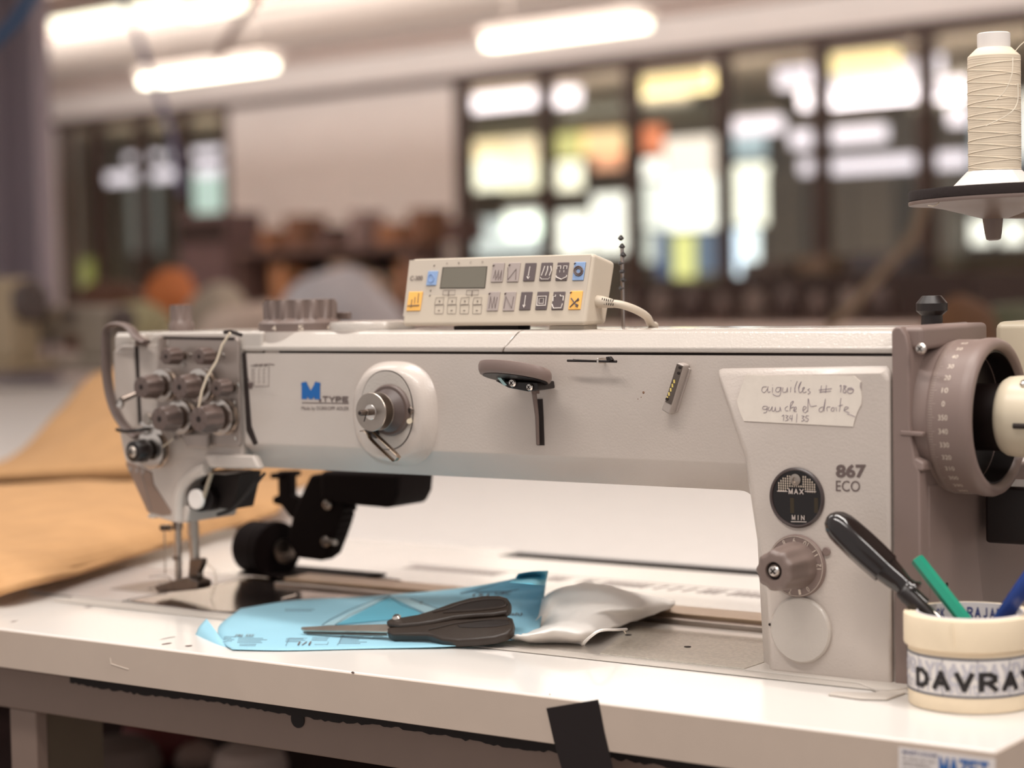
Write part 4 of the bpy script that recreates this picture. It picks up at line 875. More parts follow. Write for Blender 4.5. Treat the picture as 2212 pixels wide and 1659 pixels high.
MB().lathe([(.0425, 0), (.0425, .021)], Vector((kc.x, kc.y, ZT_ - .001)), (0, 0, 1), 72).build('knob_seat', PAINT, mc)
kb2, k2 = topk(392, 715, .05, .0115, .0265, 9, .0014, 'small_top_knob')
rc = Vector((F(803, 705, .05).x, .05, zc - .001))
MB().lathe([(.0400, 0), (.0400, .006), (.0385, .0085), (.036, .009)], rc, (0, 0, 1), 72).build('round_top_cover', PAINTC, mc)
MB().lathe([(.0415, -.018), (.0415, .001)], rc, (0, 0, 1), 72).build('cover_seat', PAINT, mc)
MB().box(F(722, 690, .07), F(760, 674, .075)).build('knob_stop', KNOB, mc, bevel=.001)
# tall parts behind the arm
MB().tube([Vector((F(2013, 705, .09).x, .09, zc - .002)), F(2013, 680, .09)], .0085, 20).build('bobbin_post', BLK, mc)
MB().lathe([(.008, 0), (.0125, .004), (.0125, .010), (.0075, .016)], F(2013, 682, .09), (0, 0, 1), 24).build('post_cap', BLK, mc)
sx = F(1345, 640, .10)
MB().tube([Vector((sx.x, .10, zc - .002)), Vector((sx.x, .10, F(1343, 530, .1).z))], .0016, 10).build('guide_rod', mat('dim_chrome', (170, 160, 155), .25, 1.0), mc)
gb = MB()
for k in range(7): 
    z_ = F(1343, 520 + k * 18, .1).z; gb.lathe([(.0008, 0), (.003, .002), (.0008, .005)], (sx.x + .001 * ((k % 3) - 1), .1, z_), (0, 0, 1), 10)
gb.build('rod_beads', BLK, mc)
# --- puller roller behind the head
YR = .205
pr_ = thing('puller_roller', (-.62, YR, TT), 'black puller roller on its bracket hanging behind the machine head', 'roller')
rcx = F(572, 1187, YR)
MB().lathe([(.012, 0), (.0268, 0), (.0285, .002), (.0285, .034), (.0268, .036), (.012, .036)], (F(552, 1187, YR).x - .004, YR, TT + .0325), (1, -.25, 0), 64).build('rubber_roller', BLKM, pr_)
MB().lathe([(.0295, .0), (.0308, .002), (.0308, .008), (.0295, .010)], (F(600, 1187, YR).x, YR - .008, TT + .0325), (1, -.25, 0), 64).build('roller_rim', BLKM, pr_)
MB().lathe([(.013, .0), (.013, .004), (.006, .005)], (F(628, 1187, YR).x, YR - .012, TT + .0325), (1, -.25, 0), 32).build('roller_axle', STLD, pr_)
MB().prism(FP([(668, 1026), (700, 1022), (740, 1024), (738, 1090), (732, 1130), (720, 1165), (706, 1200), (690, 1212), (640, 1206), (618, 1170), (628, 1120), (648, 1070)], YR - .02), (0, .025, 0)).build('gear_case', BLKM, pr_, bevel=.004)
MB().prism(FP([(690, 1018), (862, 1022), (858, 1070), (846, 1096), (830, 1098), (740, 1090), (690, 1080)], YR - .03), (0, .06, 0)).build('drive_motor', BLKM, pr_, bevel=.005)
MB().prism(FP([(598, 1018), (626, 1018), (626, 1070), (650, 1078), (648, 1100), (628, 1120), (606, 1092), (588, 1088), (588, 1074), (600, 1070)], YR - .01), (0, .012, 0)).build('lifting_arm', BLKM, pr_, bevel=.002)
MB().box(F(582, 1034, YR - .02), F(652, 1016, YR + .02)).build('hanger_plate', BLKM, pr_, bevel=.002)
for p in ((708, 1090), (704, 1170)): screw(F(*p, YR - .021), .0055, pr_, m=STL)
MB().tube([F(700, 1168, YR - .024), F(724, 1172, YR - .05)], .003, 10).build('wing_screw', STL, pr_)
for k in range(5): MB().lathe([(.004, 0), (.004, .02)], F(738 - k * 5, 1100 + k * 14, YR - .02), (0, 1, 0), 12).build('housing_rib', BLKM, pr_)
MB().box((-.735, YR - .03, TT + .0058), (-.585, YR + .04, TT + .0088)).build('roller_bed', BLKM, pr_, bevel=.001)
# ================================================================== control box on the arm
cb_ = thing('control_box', F(1070, 706, .05), 'small ivory control box with grey display and icon keys on top of the arm', 'control box')
# front leans back; the box is turned a little so that its right side shows
BL = F(866, 703, .020); BR = F(1282, 705, .012)
zb = zc + .0006
BL = Vector((F(866, 703, .020).x, .020, zb)); BR = Vector((F(1262, 703, .012).x, .012, zb))
ex = (BR - BL).normalized(); Wd = (BR - BL).length; eo = Vector((-ex.y, ex.x, 0))
lean = math.radians(14); Hh = .0665
up = Vector((eo.x * math.sin(lean), eo.y * math.sin(lean), math.cos(lean)))
nf = ex.cross(up).normalized()                # outward front direction
if nf.y > 0: nf = -nf
dp = -nf
D1 = .034
def CP(u, v, d=0.0): return BL + ex * (u * Wd) + up * (v * Hh) + dp * d
bx_ = MB().loft([[CP(0, .0), CP(1, .0), CP(1, 1), CP(0, 1)], [CP(0, 0, D1), CP(1, 0, D1), CP(1, 1, D1), CP(0, 1, D1)]])
for i in (4, 5): bx_.v[i].z = zb; 
# keep the foot of the box on the cover
lo = min(v.z for v in bx_.v); 
for v in bx_.v:
    if v.z < zb + .004: v.z = zb + .003
box = bx_.build('housing', IVR, cb_, bevel=.004, seg=4)
MB().box(CP(.02, 0, .004) * 1 + Vector((0, 0, -.0002)), CP(.22, 0, .026) + Vector((0, 0, .004))).build('foot', IVR, cb_)
fb = CP(.28, 0, .006); fe = CP(.62, 0, .028); MB().box((fb.x, fb.y, zc - .0002), (fe.x, fe.y, zc + .0032)).build('mounting_foot', GAP, cb_)
fb = CP(.8, 0, .006); fe = CP(.97, 0, .028); MB().box((fb.x, fb.y, zc - .0002), (fe.x, fe.y, zc + .0032)).build('mounting_foot', IVR, cb_)
# corners of the box front in the photo, used to read off key places
Q = [Vector((862 + 12 / 3.95, 530 + 640 / 3.95)), Vector((1262, 700)), Vector((1282, 547)), Vector((880, 555))]
def front(px, py, d=0.0):                      # spot of the photo on the leaning front
    r = ray(px, py); t = (BL - CAM).dot(nf) / r.dot(nf); return CAM + r * t + nf * d
def fz(x, y, d=.0006): return front(860 + x / 3.95, 530 + y / 3.95, d)
def quad(pts, name, m, d=.0007, t=.0006, bev=0.0):
    P = [fz(a, b_, d) for a, b_ in pts]
    return MB().prism(P, -nf * -t * -1).build(name, m, cb_, bevel=bev, smooth=bool(bev))
quad([(100, 128), (1650, 82), (1580, 606), (45, 606)], 'front_film', IVRF, .0004, .0003)
quad([(383, 188), (765, 180), (745, 368), (358, 370)], 'display_frame', GAP, .0006)
quad([(392, 194), (760, 186), (742, 362), (366, 364)], 'display', LCD, .0010)
def key(x, y, w, h, m, sk=-22, t=.0012):
    P = [fz(x + sk / 2 * 0, y + h, .0003), fz(x + w, y + h - 2, .0003), fz(x + w - sk, y - 2, .0003), fz(x - sk, y, .0003)]
    return MB().prism(P, nf * t).build('key', m, cb_, bevel=.0007)
def ink(pts, par, m=INKG, r=.00028, d=.0017): return MB().tube([fz(a, b_, d) for a, b_ in pts], r, 6).build('key_symbol', m, par, smooth=False)
WK = mat('key_white_print', (226, 216, 208), .5)
k = key(795, 152, 100, 166, KEYL)
for i in range(3): ink([(822 + i * 26, 285), (842 + i * 26, 215), (842 + i * 22, 300)], k)
ink([(825, 175), (826, 178)], k, r=.0012)
k = key(930, 150, 100, 166, KEYL); ink([(945, 190), (945, 298), (1018, 205), (1012, 295)], k); ink([(960, 172), (961, 174)], k, r=.0012)
k = key(1070, 153, 96, 156, KEYD); ink([(1135, 185), (1120, 265)], k, WK, .0004); ink([(1110, 270), (1120, 290), (1130, 270)], k, WK, .0005)
k = key(1208, 150, 96, 156, KEYD)
for i in range(3): ink([(1232 + i * 34, 262), (1250 + i * 34, 215), (1262 + i * 25, 180)], k, WK, .0005)
ink([(1222, 275), (1232, 292), (1290, 292), (1306, 275)], k, WK)
k = key(1346, 148, 98, 156, KEYD); ink([(1364, 205), (1368, 182), (1398, 180), (1396, 205)], k, WK, .0004); ink([(1420, 205), (1424, 180), (1452, 180), (1448, 205)], k, WK, .0004)
ink([(1358, 262), (1360, 275), (1402, 294), (1446, 272), (1448, 258)], k, WK, .0005)
ink([(1390, 215), (1388, 235)], k, WK); ink([(1425, 215), (1423, 235)], k, WK)
k = key(1490, 145, 96, 158, KEYB); c_ = (1548, 222)
for rr, a0_ in ((38, 0), (24, 0)): ink([(c_[0] + rr * math.cos(t_ / 12 * 2 * PI), c_[1] + rr * 1.05 * math.sin(t_ / 12 * 2 * PI)) for t_ in range(13)], k, INKG, .0007)
ink([(1518, 158), (1519, 160)], k, r=.0012)
k = key(760, 398, 96, 166, KEYL); ink([(785, 540), (800, 440), (812, 540), (832, 440), (838, 540), (856, 445)], k); ink([(790, 415), (791, 417)], k, r=.0012)
k = key(896, 398, 98, 166, KEYL); ink([(912, 540), (930, 440), (978, 540), (996, 440)], k); ink([(925, 415), (926, 417)], k, r=.0012)
k = key(1036, 400, 96, 156, KEYD); ink([(1098, 430), (1084, 530)], k, WK, .0004); ink([(1075, 512), (1083, 535), (1094, 512)], k, WK, .0004)
k = key(1174, 398, 98, 156, KEYD); ink([(1192, 518), (1200, 440), (1275, 437), (1266, 516), (1192, 518)], k, WK, .0005); ink([(1210, 500), (1215, 458), (1252, 456), (1248, 500), (1210, 500)], k, WK, .0003)
k = key(1312, 398, 100, 156, KEYD); ink([(1330, 480), (1334, 440), (1352, 440), (1354, 425)], k, WK, .0005); ink([(1392, 425), (1396, 438), (1420, 436), (1416, 475)], k, WK, .0005); ink([(1322, 505), (1335, 540), (1400, 538), (1412, 500)], k, WK, .0005)
k = key(1456, 392, 104, 160, KEYO); ink([(1476, 530), (1545, 462)], k, INKG, .0006); ink([(1486, 455), (1535, 522)], k, INKG, .0006); ink([(1535, 470), (1548, 455), (1552, 468), (1538, 480)], k, INKG, .0005); ink([(1528, 505), (1545, 512), (1540, 530), (1524, 520)], k, INKG, .0005); ink([(1484, 406), (1485, 408)], k, r=.0012)
k = key(76, 398, 118, 165, KEYO, sk=-24); ink([(92, 520), (190, 515)], k, INKG, .0006); ink([(118, 535), (128, 465)], k, INKG, .0004); ink([(150, 500), (155, 445)], k, INKG, .0004); ink([(178, 495), (186, 410)], k, INKG, .0004)
k = key(244, 222, 84, 124, KEYB, sk=-20); ink([(292 + 24 * math.cos(t_ / 10 * 2 * PI), 285 + 34 * math.sin(t_ / 10 * 2 * PI)) for t_ in range(11)], k, mat('pale_key_print', (122, 148, 196), .5), .0004)
for i in range(4):
    x_ = 330 + i * 108
    for (ya, yb) in ((448, 505), (512, 585)):
        ink([(x_ + 10 - (yb - 585) * .1, yb), (x_ - 14, yb), (x_ - 12 + (585 - yb) * .12, ya), (x_ + 66, ya - 4), (x_ + 58, yb), (x_ + 8, yb)], cb_, INKG, .00016, .0008)
    ink([(x_ + 22, 478), (x_ + 34, 478)], cb_, INKG, .0003, .0009); ink([(x_ + 28, 470), (x_ + 27, 487)], cb_, INKG, .0003, .0009); ink([(x_ + 15, 556), (x_ + 30, 556)], cb_, INKG, .0003, .0009)
for x_ in (385, 585):
    ink([(x_, 425), (x_ + 5, 385), (x_ + 108, 383), (x_ + 104, 423), (x_, 425)], cb_, INKG, .00016, .0008); ink([(x_ + 52, 390), (x_ + 48, 436)], cb_, INKG, .0003, .0009)
for i, ch in enumerate('ABCD'):
    x_ = 415 + i * 101; y_ = 166 - i * 4; text_quad('display_letter', ch, fz(x_, y_), fz(x_ + 14, y_), fz(x_ + 3, y_ - 18), INKG, cb_, off=nf * .0006)
text_quad('type_lettering', 'C-300', fz(106, 304), fz(212, 300), fz(112, 264), INKG, cb_, off=nf * .0006, bold=.015)
for p in ((312, 174), (281, 388), (275, 430)): ink([p, (p[0] + 1, p[1] + 1)], cb_, INKG, .001, .0006)
# cable on the right side
c0 = CP(1, .38, D1 * .45); side = ex
pts = [c0 + side * .0, F(1290, 652, c0.y), F(1322, 655, c0.y)]
c1 = Vector((c0.x, c0.y, F(1288, 651, c0.y).z)); Yc = c0.y
MB().tube([Vector((c1.x - .002, Yc, c1.z)), F(1300, 652, Yc), F(1326, 656, Yc)], [.0055, .0052, .0036], 16).build('cable_boot', IVR, cb_)
bt_ = MB()
for kk in range(6):
    c_ = F(1299 + kk * 4.6, 650 + kk * .6, Yc - .005); 
    for dz in (.0012, -.0022): bt_.tube([c_ + Vector((.0006, .001 , dz + .0012)), c_ + Vector((0, .001, dz - .0008))], .0004, 6)
bt_.build('boot_slots', GAP, cb_, smooth=False)
MB().tube(cat_rom([F(1320, 655, Yc), F(1345, 659, Yc + .004), F(1375, 670, Yc + .015), F(1397, 684, Yc + .03), F(1406, 700, Yc + .045), Vector((F(1408, 705, Yc + .06).x, Yc + .065, zc + .001))]), .0034, 12).build('cable', IVR, cb_)
# ================================================================== handwritten note
nt_ = thing('paper_tape_note', F(1730, 865, YP), 'torn masking tape note with faint handwriting on the machine pillar', 'note')
YNt = YP - .0006
def n5(x, y): return (1200 + x / 3.16, 700 + y / 3.16)
pn = [n5(*p) for p in ((1305, 345), (1450, 353), (1700, 352), (2040, 355), (2060, 372), (2085, 393), (2080, 430), (2090, 500), (2088, 545), (2060, 600), (2045, 640), (2030, 700), (1800, 688), (1285, 662), (1262, 610), (1245, 560), (1238, 520), (1262, 450), (1285, 380))]
MB().prism(FP(pn, YNt), (0, .0005, 0)).build('paper', NOTE, nt_, smooth=False)
def pen(*strokes, r=.0002, m=INK, par=nt_, tf=lambda x, y: n5(x, y)):
    b = MB()
    for s_ in strokes: b.tube(cat_rom([F(*tf(*p), YNt - .0002) for p in s_], 3) if len(s_) > 2 else [F(*tf(*p), YNt - .0002) for p in s_], r, 5)
    return b
word = lambda nm, *st, r=.0002, m=INK: pen(*st, r=r).build(nm, m, nt_, smooth=False)
word('handwriting', [(1442, 428), (1415, 430), (1408, 455), (1425, 468), (1448, 440), (1450, 425)], [(1448, 440), (1452, 468), (1465, 460)], [(1482, 432), (1480, 468)], [(1480, 415), (1482, 417)],
     [(1535, 432), (1510, 434), (1503, 458), (1525, 462), (1540, 430), (1532, 485), (1505, 490), (1482, 478)], [(1552, 432), (1550, 462), (1575, 462), (1582, 432), (1584, 466)], [(1606, 430), (1604, 466)], [(1606, 385), (1607, 388)],
     [(1640, 466), (1632, 440), (1650, 390), (1636, 430), (1632, 468)], [(1665, 468), (1658, 430), (1678, 392), (1660, 440), (1668, 470), (1690, 450), (1700, 432), (1686, 438), (1692, 468), (1712, 462)], [(1735, 440), (1722, 450), (1740, 466), (1722, 478)])
word('handwriting', [(1815, 420), (1808, 470)], [(1850, 418), (1842, 470)], [(1798, 450), (1885, 440)], [(1802, 464), (1880, 458)])
word('handwriting', [(1940, 425), (1950, 418), (1946, 466)], [(1985, 425), (1968, 420), (1970, 440), (1985, 460), (1968, 470), (1964, 450), (1985, 425)], [(2020, 435), (1996, 440), (1995, 468), (2020, 472), (2035, 450), (2020, 435)], [(2000, 448), (2035, 447)], r=.00025)
word('handwriting', [(1440, 560), (1418, 562), (1415, 580), (1440, 580), (1445, 560), (1440, 600), (1420, 606)], [(1458, 565), (1450, 585), (1465, 590), (1480, 562), (1478, 592), (1496, 590), (1500, 565), (1505, 596), (1530, 590), (1532, 565), (1540, 596)],
     [(1585, 560), (1568, 572), (1570, 590), (1588, 592)], [(1600, 596), (1605, 540), (1625, 528), (1600, 575), (1625, 565), (1630, 590), (1645, 575), (1636, 565), (1625, 592), (1645, 598)])
word('handwriting', [(1690, 590), (1712, 570), (1695, 562), (1688, 590), (1705, 606), (1720, 590)], [(1722, 600), (1725, 508), (1740, 560), (1782, 556)])
word('handwriting', [(1825, 565), (1802, 575), (1800, 596), (1825, 590), (1842, 510), (1832, 596)], [(1855, 596), (1852, 568), (1875, 565)], [(1888, 570), (1880, 590), (1898, 594), (1902, 572), (1888, 570)], [(1915, 568), (1918, 596)], [(1938, 598), (1948, 505)], [(1930, 560), (1960, 552)], [(1968, 590), (2000, 572), (1980, 565), (1970, 592), (2004, 604)])
word('handwriting', [(1545, 630), (1558, 620), (1556, 660)], [(1570, 622), (1588, 628), (1574, 640), (1590, 652), (1568, 662)], [(1604, 622), (1598, 644), (1618, 646)], [(1616, 620), (1612, 664)], [(1648, 612), (1645, 672)], [(1680, 626), (1698, 630), (1684, 642), (1700, 655), (1678, 664)], [(1728, 626), (1712, 626), (1708, 640), (1724, 646), (1722, 662), (1704, 664)])
word('tear_crease', [(1990, 612), (2020, 622), (2045, 634)], [(2083, 398), (2080, 420), (2084, 445)])

# ================================================================== tape rolls with the tools
RC = Vector((.1875, -.030, 0)); R1 = .0455
zt = TT + .0445
def annulus(r0, r1, z0, z1, c=RC, seg=96):
    b = MB(); rings = []
    for r, z in ((r0, z0), (r1, z0), (r1 + .0004, z0 + .001), (r1 + .0004, z1 - .001), (r1, z1), (r0, z1), (r0, z0)):
        rings.append([Vector((c.x + r * math.cos(2 * PI * i / seg), c.y + r * math.sin(2 * PI * i / seg), z)) for i in range(seg)])
    return b.loft(rings, False)
def around(s, r, a0, a1, z0, z1, name, m, parent, inside=False, c=RC, bold=0.0, space=1.0, block=None, dr=.00002):   # lettering bent round a roll, angles seen from above
    if block: vs, fs = strokes(s, **block)
    else: vs, fs, bb = text_mb(s, bold=bold, space=space)
    rr = r; LY = strokes.layer if block else [0] * len(vs)
    return MB().add([Vector((c.x + (rr + dr * ly) * math.cos(a0 + (a1 - a0) * a), c.y + (rr + dr * ly) * math.sin(a0 + (a1 - a0) * a), z0 + (z1 - z0) * b_)) for (a, b_), ly in zip(vs, LY)], fs).build(name, m, parent, smooth=False)
rl = thing('printed_tape_roll', (RC.x, RC.y, TT), 'cream tape roll with bold black lettering standing on the table under the plain roll', 'tape roll')
annulus(.0375, .0445, TT + .0006, zt).build('tape_winding', TAPE, rl, ang=50)
annulus(.0440, .0447, TT + .0125, TT + .0395).build('printed_band', PAPW, rl)
for z in (TT + .0125, TT + .0395): annulus(.0445, .0450, z - .0003, z + .0003).build('border_line', LINE, rl)
viewa = math.atan2(CAM.y - RC.y, CAM.x - RC.x)      # side turned to the room's front
# text runs left to right seen from outside: angle grows counter-clockwise
lead = viewa
def ang(px, r=.045):                                # angle on the roll for a column of the photo
    best = None
    for i in range(-90, 91):
        a = viewa + math.radians(i); p = Vector((RC.x + r * math.cos(a), RC.y + r * math.sin(a), .83)); q = RW.transposed() @ (p - CAM)
        x = CXP + FPX * q.x / -q.z
        if best is None or abs(x - px) < best[0]: best = (abs(x - px), a)
    return best[1]
around('DAVRAY', .0459, ang(1981), ang(2224), TT + .0165, TT + .0305, 'black_lettering', INKB, rl, block=dict(tx=.27, ty=.22, gap=.22))
PG = mat('ghost_print', (190, 186, 192), .5)
around('PRAYDAVRAYDAVR', .0453, ang(1962), ang(2260), TT + .0250, TT + .0365, 'ghost_lettering', PG, rl, block=dict(tx=.3, ty=.2, gap=.1))
around('striesTuesentiesIndustries', .0453, ang(1962), ang(2260), TT + .0145, TT + .0240, 'ghost_lettering', PG, rl, bold=.01)
def outl(a0, a1, z0, z1):
    P = [(a0, z0 + .002), (a0, z1 - .002), (a0 + .03, z1), (a1 - .03, z1), (a1, z1 - .002), (a1, z0 + .002), (a1 - .03, z0), (a0 + .03, z0)]
    q = []
    for i in range(8):
        A = P[i]; B_ = P[(i + 1) % 8]
        for t_ in range(4): q.append(Vector((RC.x + .0453 * math.cos(A[0] + (B_[0] - A[0]) * t_ / 4), RC.y + .0453 * math.sin(A[0] + (B_[0] - A[0]) * t_ / 4), A[1] + (B_[1] - A[1]) * t_ / 4)))
    MB().tube(q, .0002, 5, closed=True).build('printed_outline', LINE, rl, smooth=False)
outl(ang(1960), ang(1984), TT + .0125, TT + .0395); outl(ang(2036), ang(2112), TT + .0125, TT + .0395); outl(ang(2180), ang(2230), TT + .0125, TT + .0395)
around('e-', .0455, ang(1956), ang(1978), TT + .019, TT + .034, 'outlined_letter', PG, rl); around('e-', .0455, ang(2046), ang(2096), TT + .020, TT + .034, 'outlined_letter', PG, rl)
ru = thing('masking_tape_roll', (RC.x, RC.y, zt), 'cream masking tape roll with printed cardboard core stacked on the lettered roll', 'tape roll')
annulus(.0385, .0475, zt + .0002, zt + .0225).build('tape_winding', TAPE, ru, ang=50)
annulus(.0372, .0384, zt + .0002, zt + .0235).build('cardboard_core', mat('grey_printed_core', (208, 202, 204), .6), ru)
a_ = viewa + PI
bk_ = lambda px: (lambda: max(((abs(CXP + FPX * (RW.transposed() @ (Vector((RC.x + .0372 * math.cos(a_ + math.radians(i)), RC.y + .0372 * math.sin(a_ + math.radians(i)), .85)) - CAM)).x / -(RW.transposed() @ (Vector((RC.x + .0372 * math.cos(a_ + math.radians(i)), RC.y + .0372 * math.sin(a_ + math.radians(i)), .85)) - CAM)).z - px) * -1, a_ + math.radians(i)) for i in range(-80, 81))))()[1]
around('RAJAPACK', .0370, bk_(2090), bk_(2196), zt + .0120, zt + .0200, 'core_lettering', NAVY, ru, block=dict(tx=.24, ty=.2), dr=-.00002)
around('RAJAPACK', .0370, bk_(1965), bk_(2040), zt + .0120, zt + .0200, 'core_lettering', NAVY, ru, block=dict(tx=.24, ty=.2), dr=-.00002)
around('www.rajagroup.com', .0370, bk_(2026), bk_(2136), zt + .0035, zt + .0085, 'core_lettering', NAVY, ru, bold=.01)
fl_ = MB(); aw = ang(2060, .048); 
fl_.add([Vector((RC.x + r_ * math.cos(aw + da), RC.y + r_ * math.sin(aw + da), zt + z_)) for r_, da, z_ in ((.0481, -.06, .0195), (.0481, .0, .0222), (.0489, .0, .012), (.0481, -.03, .003), (.0481, .02, .001))], [(0, 1, 2), (0, 2, 3), (3, 2, 4), (2, 1, 4)])
fl_.build('loose_tape_end', TAPE, ru, solid=.0003, smooth=False)
# screwdriver: glossy black handle resting on the rim
sd = thing('screwdriver', F(2000, 1310, -.03), 'black glossy handled screwdriver leaning left out of the tape rolls', 'screwdriver')
A_ = F(1808, 1131, -.040); B_ = F(1972, 1283, -.034); dv = (B_ - A_); L_ = dv.length
tipd = Vector((RC.x + .012, RC.y, TT + .006))
MB().lathe([(.003, -.0085), (.0068, -.0065), (.0102, -.002), (.0120, .004), (.0130, .012), (.0134, .024), (.0133, .036), (.0126, .050), (.0112, L_ * .64), (.0094, L_ * .76), (.0082, L_ * .84), (.0076, L_ * .89), (.0086, L_ * .94), (.0106, L_ * .975), (.0100, L_ * .995), (.006, L_ * 1.0)], A_, dv, 72, flutes=6, amp=.0014, fl=(4, 5, 6, 7, 8)).build('handle', BLKG, sd, ang=60)
du = dv.normalized()
MB().tube([B_, B_ + du * .012], .0052, 20).build('ferrule', BLKG, sd)
MB().tube([B_ + du * .006, B_ + du * .03, tipd + Vector((0, 0, .002))], .0024, 14).build('blade_shaft', CHR, sd)
s2 = thing('awl', F(1990, 1315, -.045), 'short dark handled tool lying against the screwdriver inside the rolls', 'tool')
a2 = F(1946, 1272, -.042); b2_ = F(2020, 1345, -.032)
MB().lathe([(.0045, 0), (.0062, .002), (.0064, .02), (.0056, (b2_ - a2).length)], a2, b2_ - a2, 24).build('handle', BLK, s2, ang=60)
MB().tube([b2_, Vector((RC.x - .01, RC.y - .006, TT + .004))], .0015, 8).build('point', STL, s2)
pn_ = thing('green_pencil', F(2030, 1270, -.02), 'green hexagonal pencil leaning left out of the tape rolls', 'pencil')
ga = F(1981, 1208, -.016); gb_ = F(2084, 1340, -.024); gd = (gb_ - ga)
ge = ga + gd * 1.55
MB().lathe([(.0052, 0), (.0052, gd.length * 1.5)], ga, gd, 6).build('shaft', GRN, pn_, smooth=False)
MB().lathe([(.0045, -.0003), (.0045, .0)], ga, gd, 6).build('cut_end', mat('pencil_wood', (196, 168, 130), .7), pn_, smooth=False)
pb_ = thing('blue_pen', F(2180, 1300, -.02), 'dark blue pen leaning right out of the tape rolls at the photo edge', 'pen')
ba = F(2258, 1200, -.03); bb_ = F(2165, 1335, -.024); bd_ = bb_ - ba
MB().lathe([(.003, 0), (.0062, .002), (.0062, bd_.length * .8), (.0056, bd_.length * 1.25), (.002, bd_.length * 1.4)], ba, bd_, 24).build('barrel', BPN, pb_, ang=60)
MB().tube([ba + Vector((.006, -.004, .001)), ba + bd_ * .5 + Vector((.006, -.004, 0))], .0012, 8).build('clip', BPN, pb_)
# clear plastic offcut beside the pillar
pl = [T(1788, 1502, TT + .0005), T(1860, 1512, TT + .0005), T(1915, 1513, TT + .0005), T(1952, 1500, TT + .0005), T(1962, 1492, TT + .0005), T(1935, 1488, TT + .0005), T(1880, 1500, TT + .0005), T(1800, 1497, TT + .0005)]
tag(MB().prism(pl, (0, 0, .0012)).build('plastic_offcut', mat('milky_film', (206, 196, 186), .3), bevel=.0003), 'milky plastic offcut lying at the foot of the pillar', 'offcut')

# ================================================================== thread cone on its stand
YT = .16
ts = thing('thread_stand', F(2145, 430, YT), 'round thread stand plate with black foam top hanging at the upper right', 'thread stand')
tcx = F(2150, 372, YT); sx0 = F(1966, 430, YT); r_p = (tcx.x - sx0.x) * .93; pc_ = Vector((tcx.x, YT, F(2150, 424, YT).z))
tlt = Vector((-.028, 0, 1)).normalized()
MB().lathe([(r_p * .98, -.0015), (r_p, -.001), (r_p, .0058), (r_p * .99, .0070)], pc_, tlt, 96).build('foam_pad', mat('black_foam', (34, 22, 20), .9, bump=.4, bscale=300), ts)
MB().lathe([(.004, -.0185), (.010, -.0180), (r_p * .60, -.0085), (r_p * .9, -.0042), (r_p, -.0046), (r_p * 1.005, -.0030), (r_p, -.0016)], pc_, tlt, 96).build('support_plate', KNOB, ts)
MB().lathe([(.0035, -.036), (.0058, -.035), (.0068, -.030), (.0085, -.016)], pc_ + Vector((-.003, 0, 0)), tlt, 28).build('plate_nut', KNOB, ts)
ax0 = pc_ + Vector((.1, .03, -.01))
MB().tube([pc_ + Vector((0, 0, -.012)), pc_ + Vector((.108, .112, -.016))], .006, 12).build('cross_arm', KNOB, ts)
MB().tube([Vector((ax0.x, .270, TT + .0)), Vector((ax0.x, .270, pc_.z + .3))], .007, 14).build('stand_rod', STL, ts)
MB().tube([Vector((ax0.x, .275, pc_.z - .016)), Vector((ax0.x, .262, pc_.z - .016))], .010, 14).build('rod_clamp', KNOB, ts)
cn = thing('thread_cone', pc_ + Vector((0, 0, .007)), 'tall cone of ecru thread on a white plastic base', 'thread cone')
mpx = (F(2200, 300, YT).x - F(2100, 300, YT).x) / 100
zt_ = lambda py: F(2150, py, YT).z
zb_ = pc_.z + .0071; hk = (zt_(372) - zb_); rT = 58 * mpx * .93; cxx = F(2148, 250, YT).x
cc = Vector((cxx, YT, zb_))
MB().lathe([(88 * mpx, 0), (87 * mpx, .0008), (56 * mpx, hk + .001), (40 * mpx, hk + .001)], cc, (0, 0, 1), 12).build('white_base', WPL, cn, smooth=False)
MB().lathe([(36 * mpx * .93, hk), (36 * mpx * .93, zt_(73) - zb_), (33 * mpx * .93, zt_(71) - zb_)], cc, (0, 0, 1), 48).build('spool_tube', WPL, cn)
wn_ = MB(); prof = []
z0_, z1_ = hk + .0012, zt_(124) - zb_
N_ = 150
for i in range(N_ + 1):
    f_ = i / N_; prof.append((rT * (.99 - .0 * f_) + .00010 * math.sin(i * 2.1) + .00014 * noise.noise(Vector((i * .6, 0, 0))), z0_ + (z1_ - z0_) * f_))
prof += [(rT * .97, z1_ + .0012), (rT * .66, zt_(104) - zb_), (rT * .6, zt_(103) - zb_)]
wo = wn_.lathe(prof, cc, (0, 0, 1), 72).build('thread_winding', THR, cn, ang=60)
hx_ = MB(); rr_ = rT * 1.002; Hh_ = z1_ - z0_
for kk in range(9):                                  # crossing strands
    for s_ in (1, -1):
        z_s = z0_ + Hh_ * (kk + .35 + .25 * s_) / 9.3
        q = []
        for i in range(33):
            t_ = i / 32 * PI * 1.15 - PI * .08 + PI
            zz_ = z_s + s_ * (i / 32 - .5) * .0075
            q.append(cc + Vector((rr_ * math.cos(t_), rr_ * math.sin(t_), max(z0_ + .0005, min(z1_, zz_)))))
        hx_.tube(q, .00028, 5)
hx_.build('crossing_strands', mat('ecru_strand_light', (238, 226, 206), .7), wo)
MB().tube(cat_rom([F(2188, 124, YT - .024), F(2186, 160, YT - .026), F(2172, 195, YT - .027), F(2150, 218, YT - .027)]), .00035, 6).build('loose_strand', mat('ecru_strand_light', (238, 226, 206)), wo)
MB().tube(cat_rom([F(2199, 180, YT - .022), F(2198, 220, YT - .022), F(2180, 246, YT - .026), F(2130, 272, YT - .027)]), .00035, 6).build('loose_strand', mat('ecru_strand_light', (238, 226, 206)), wo)
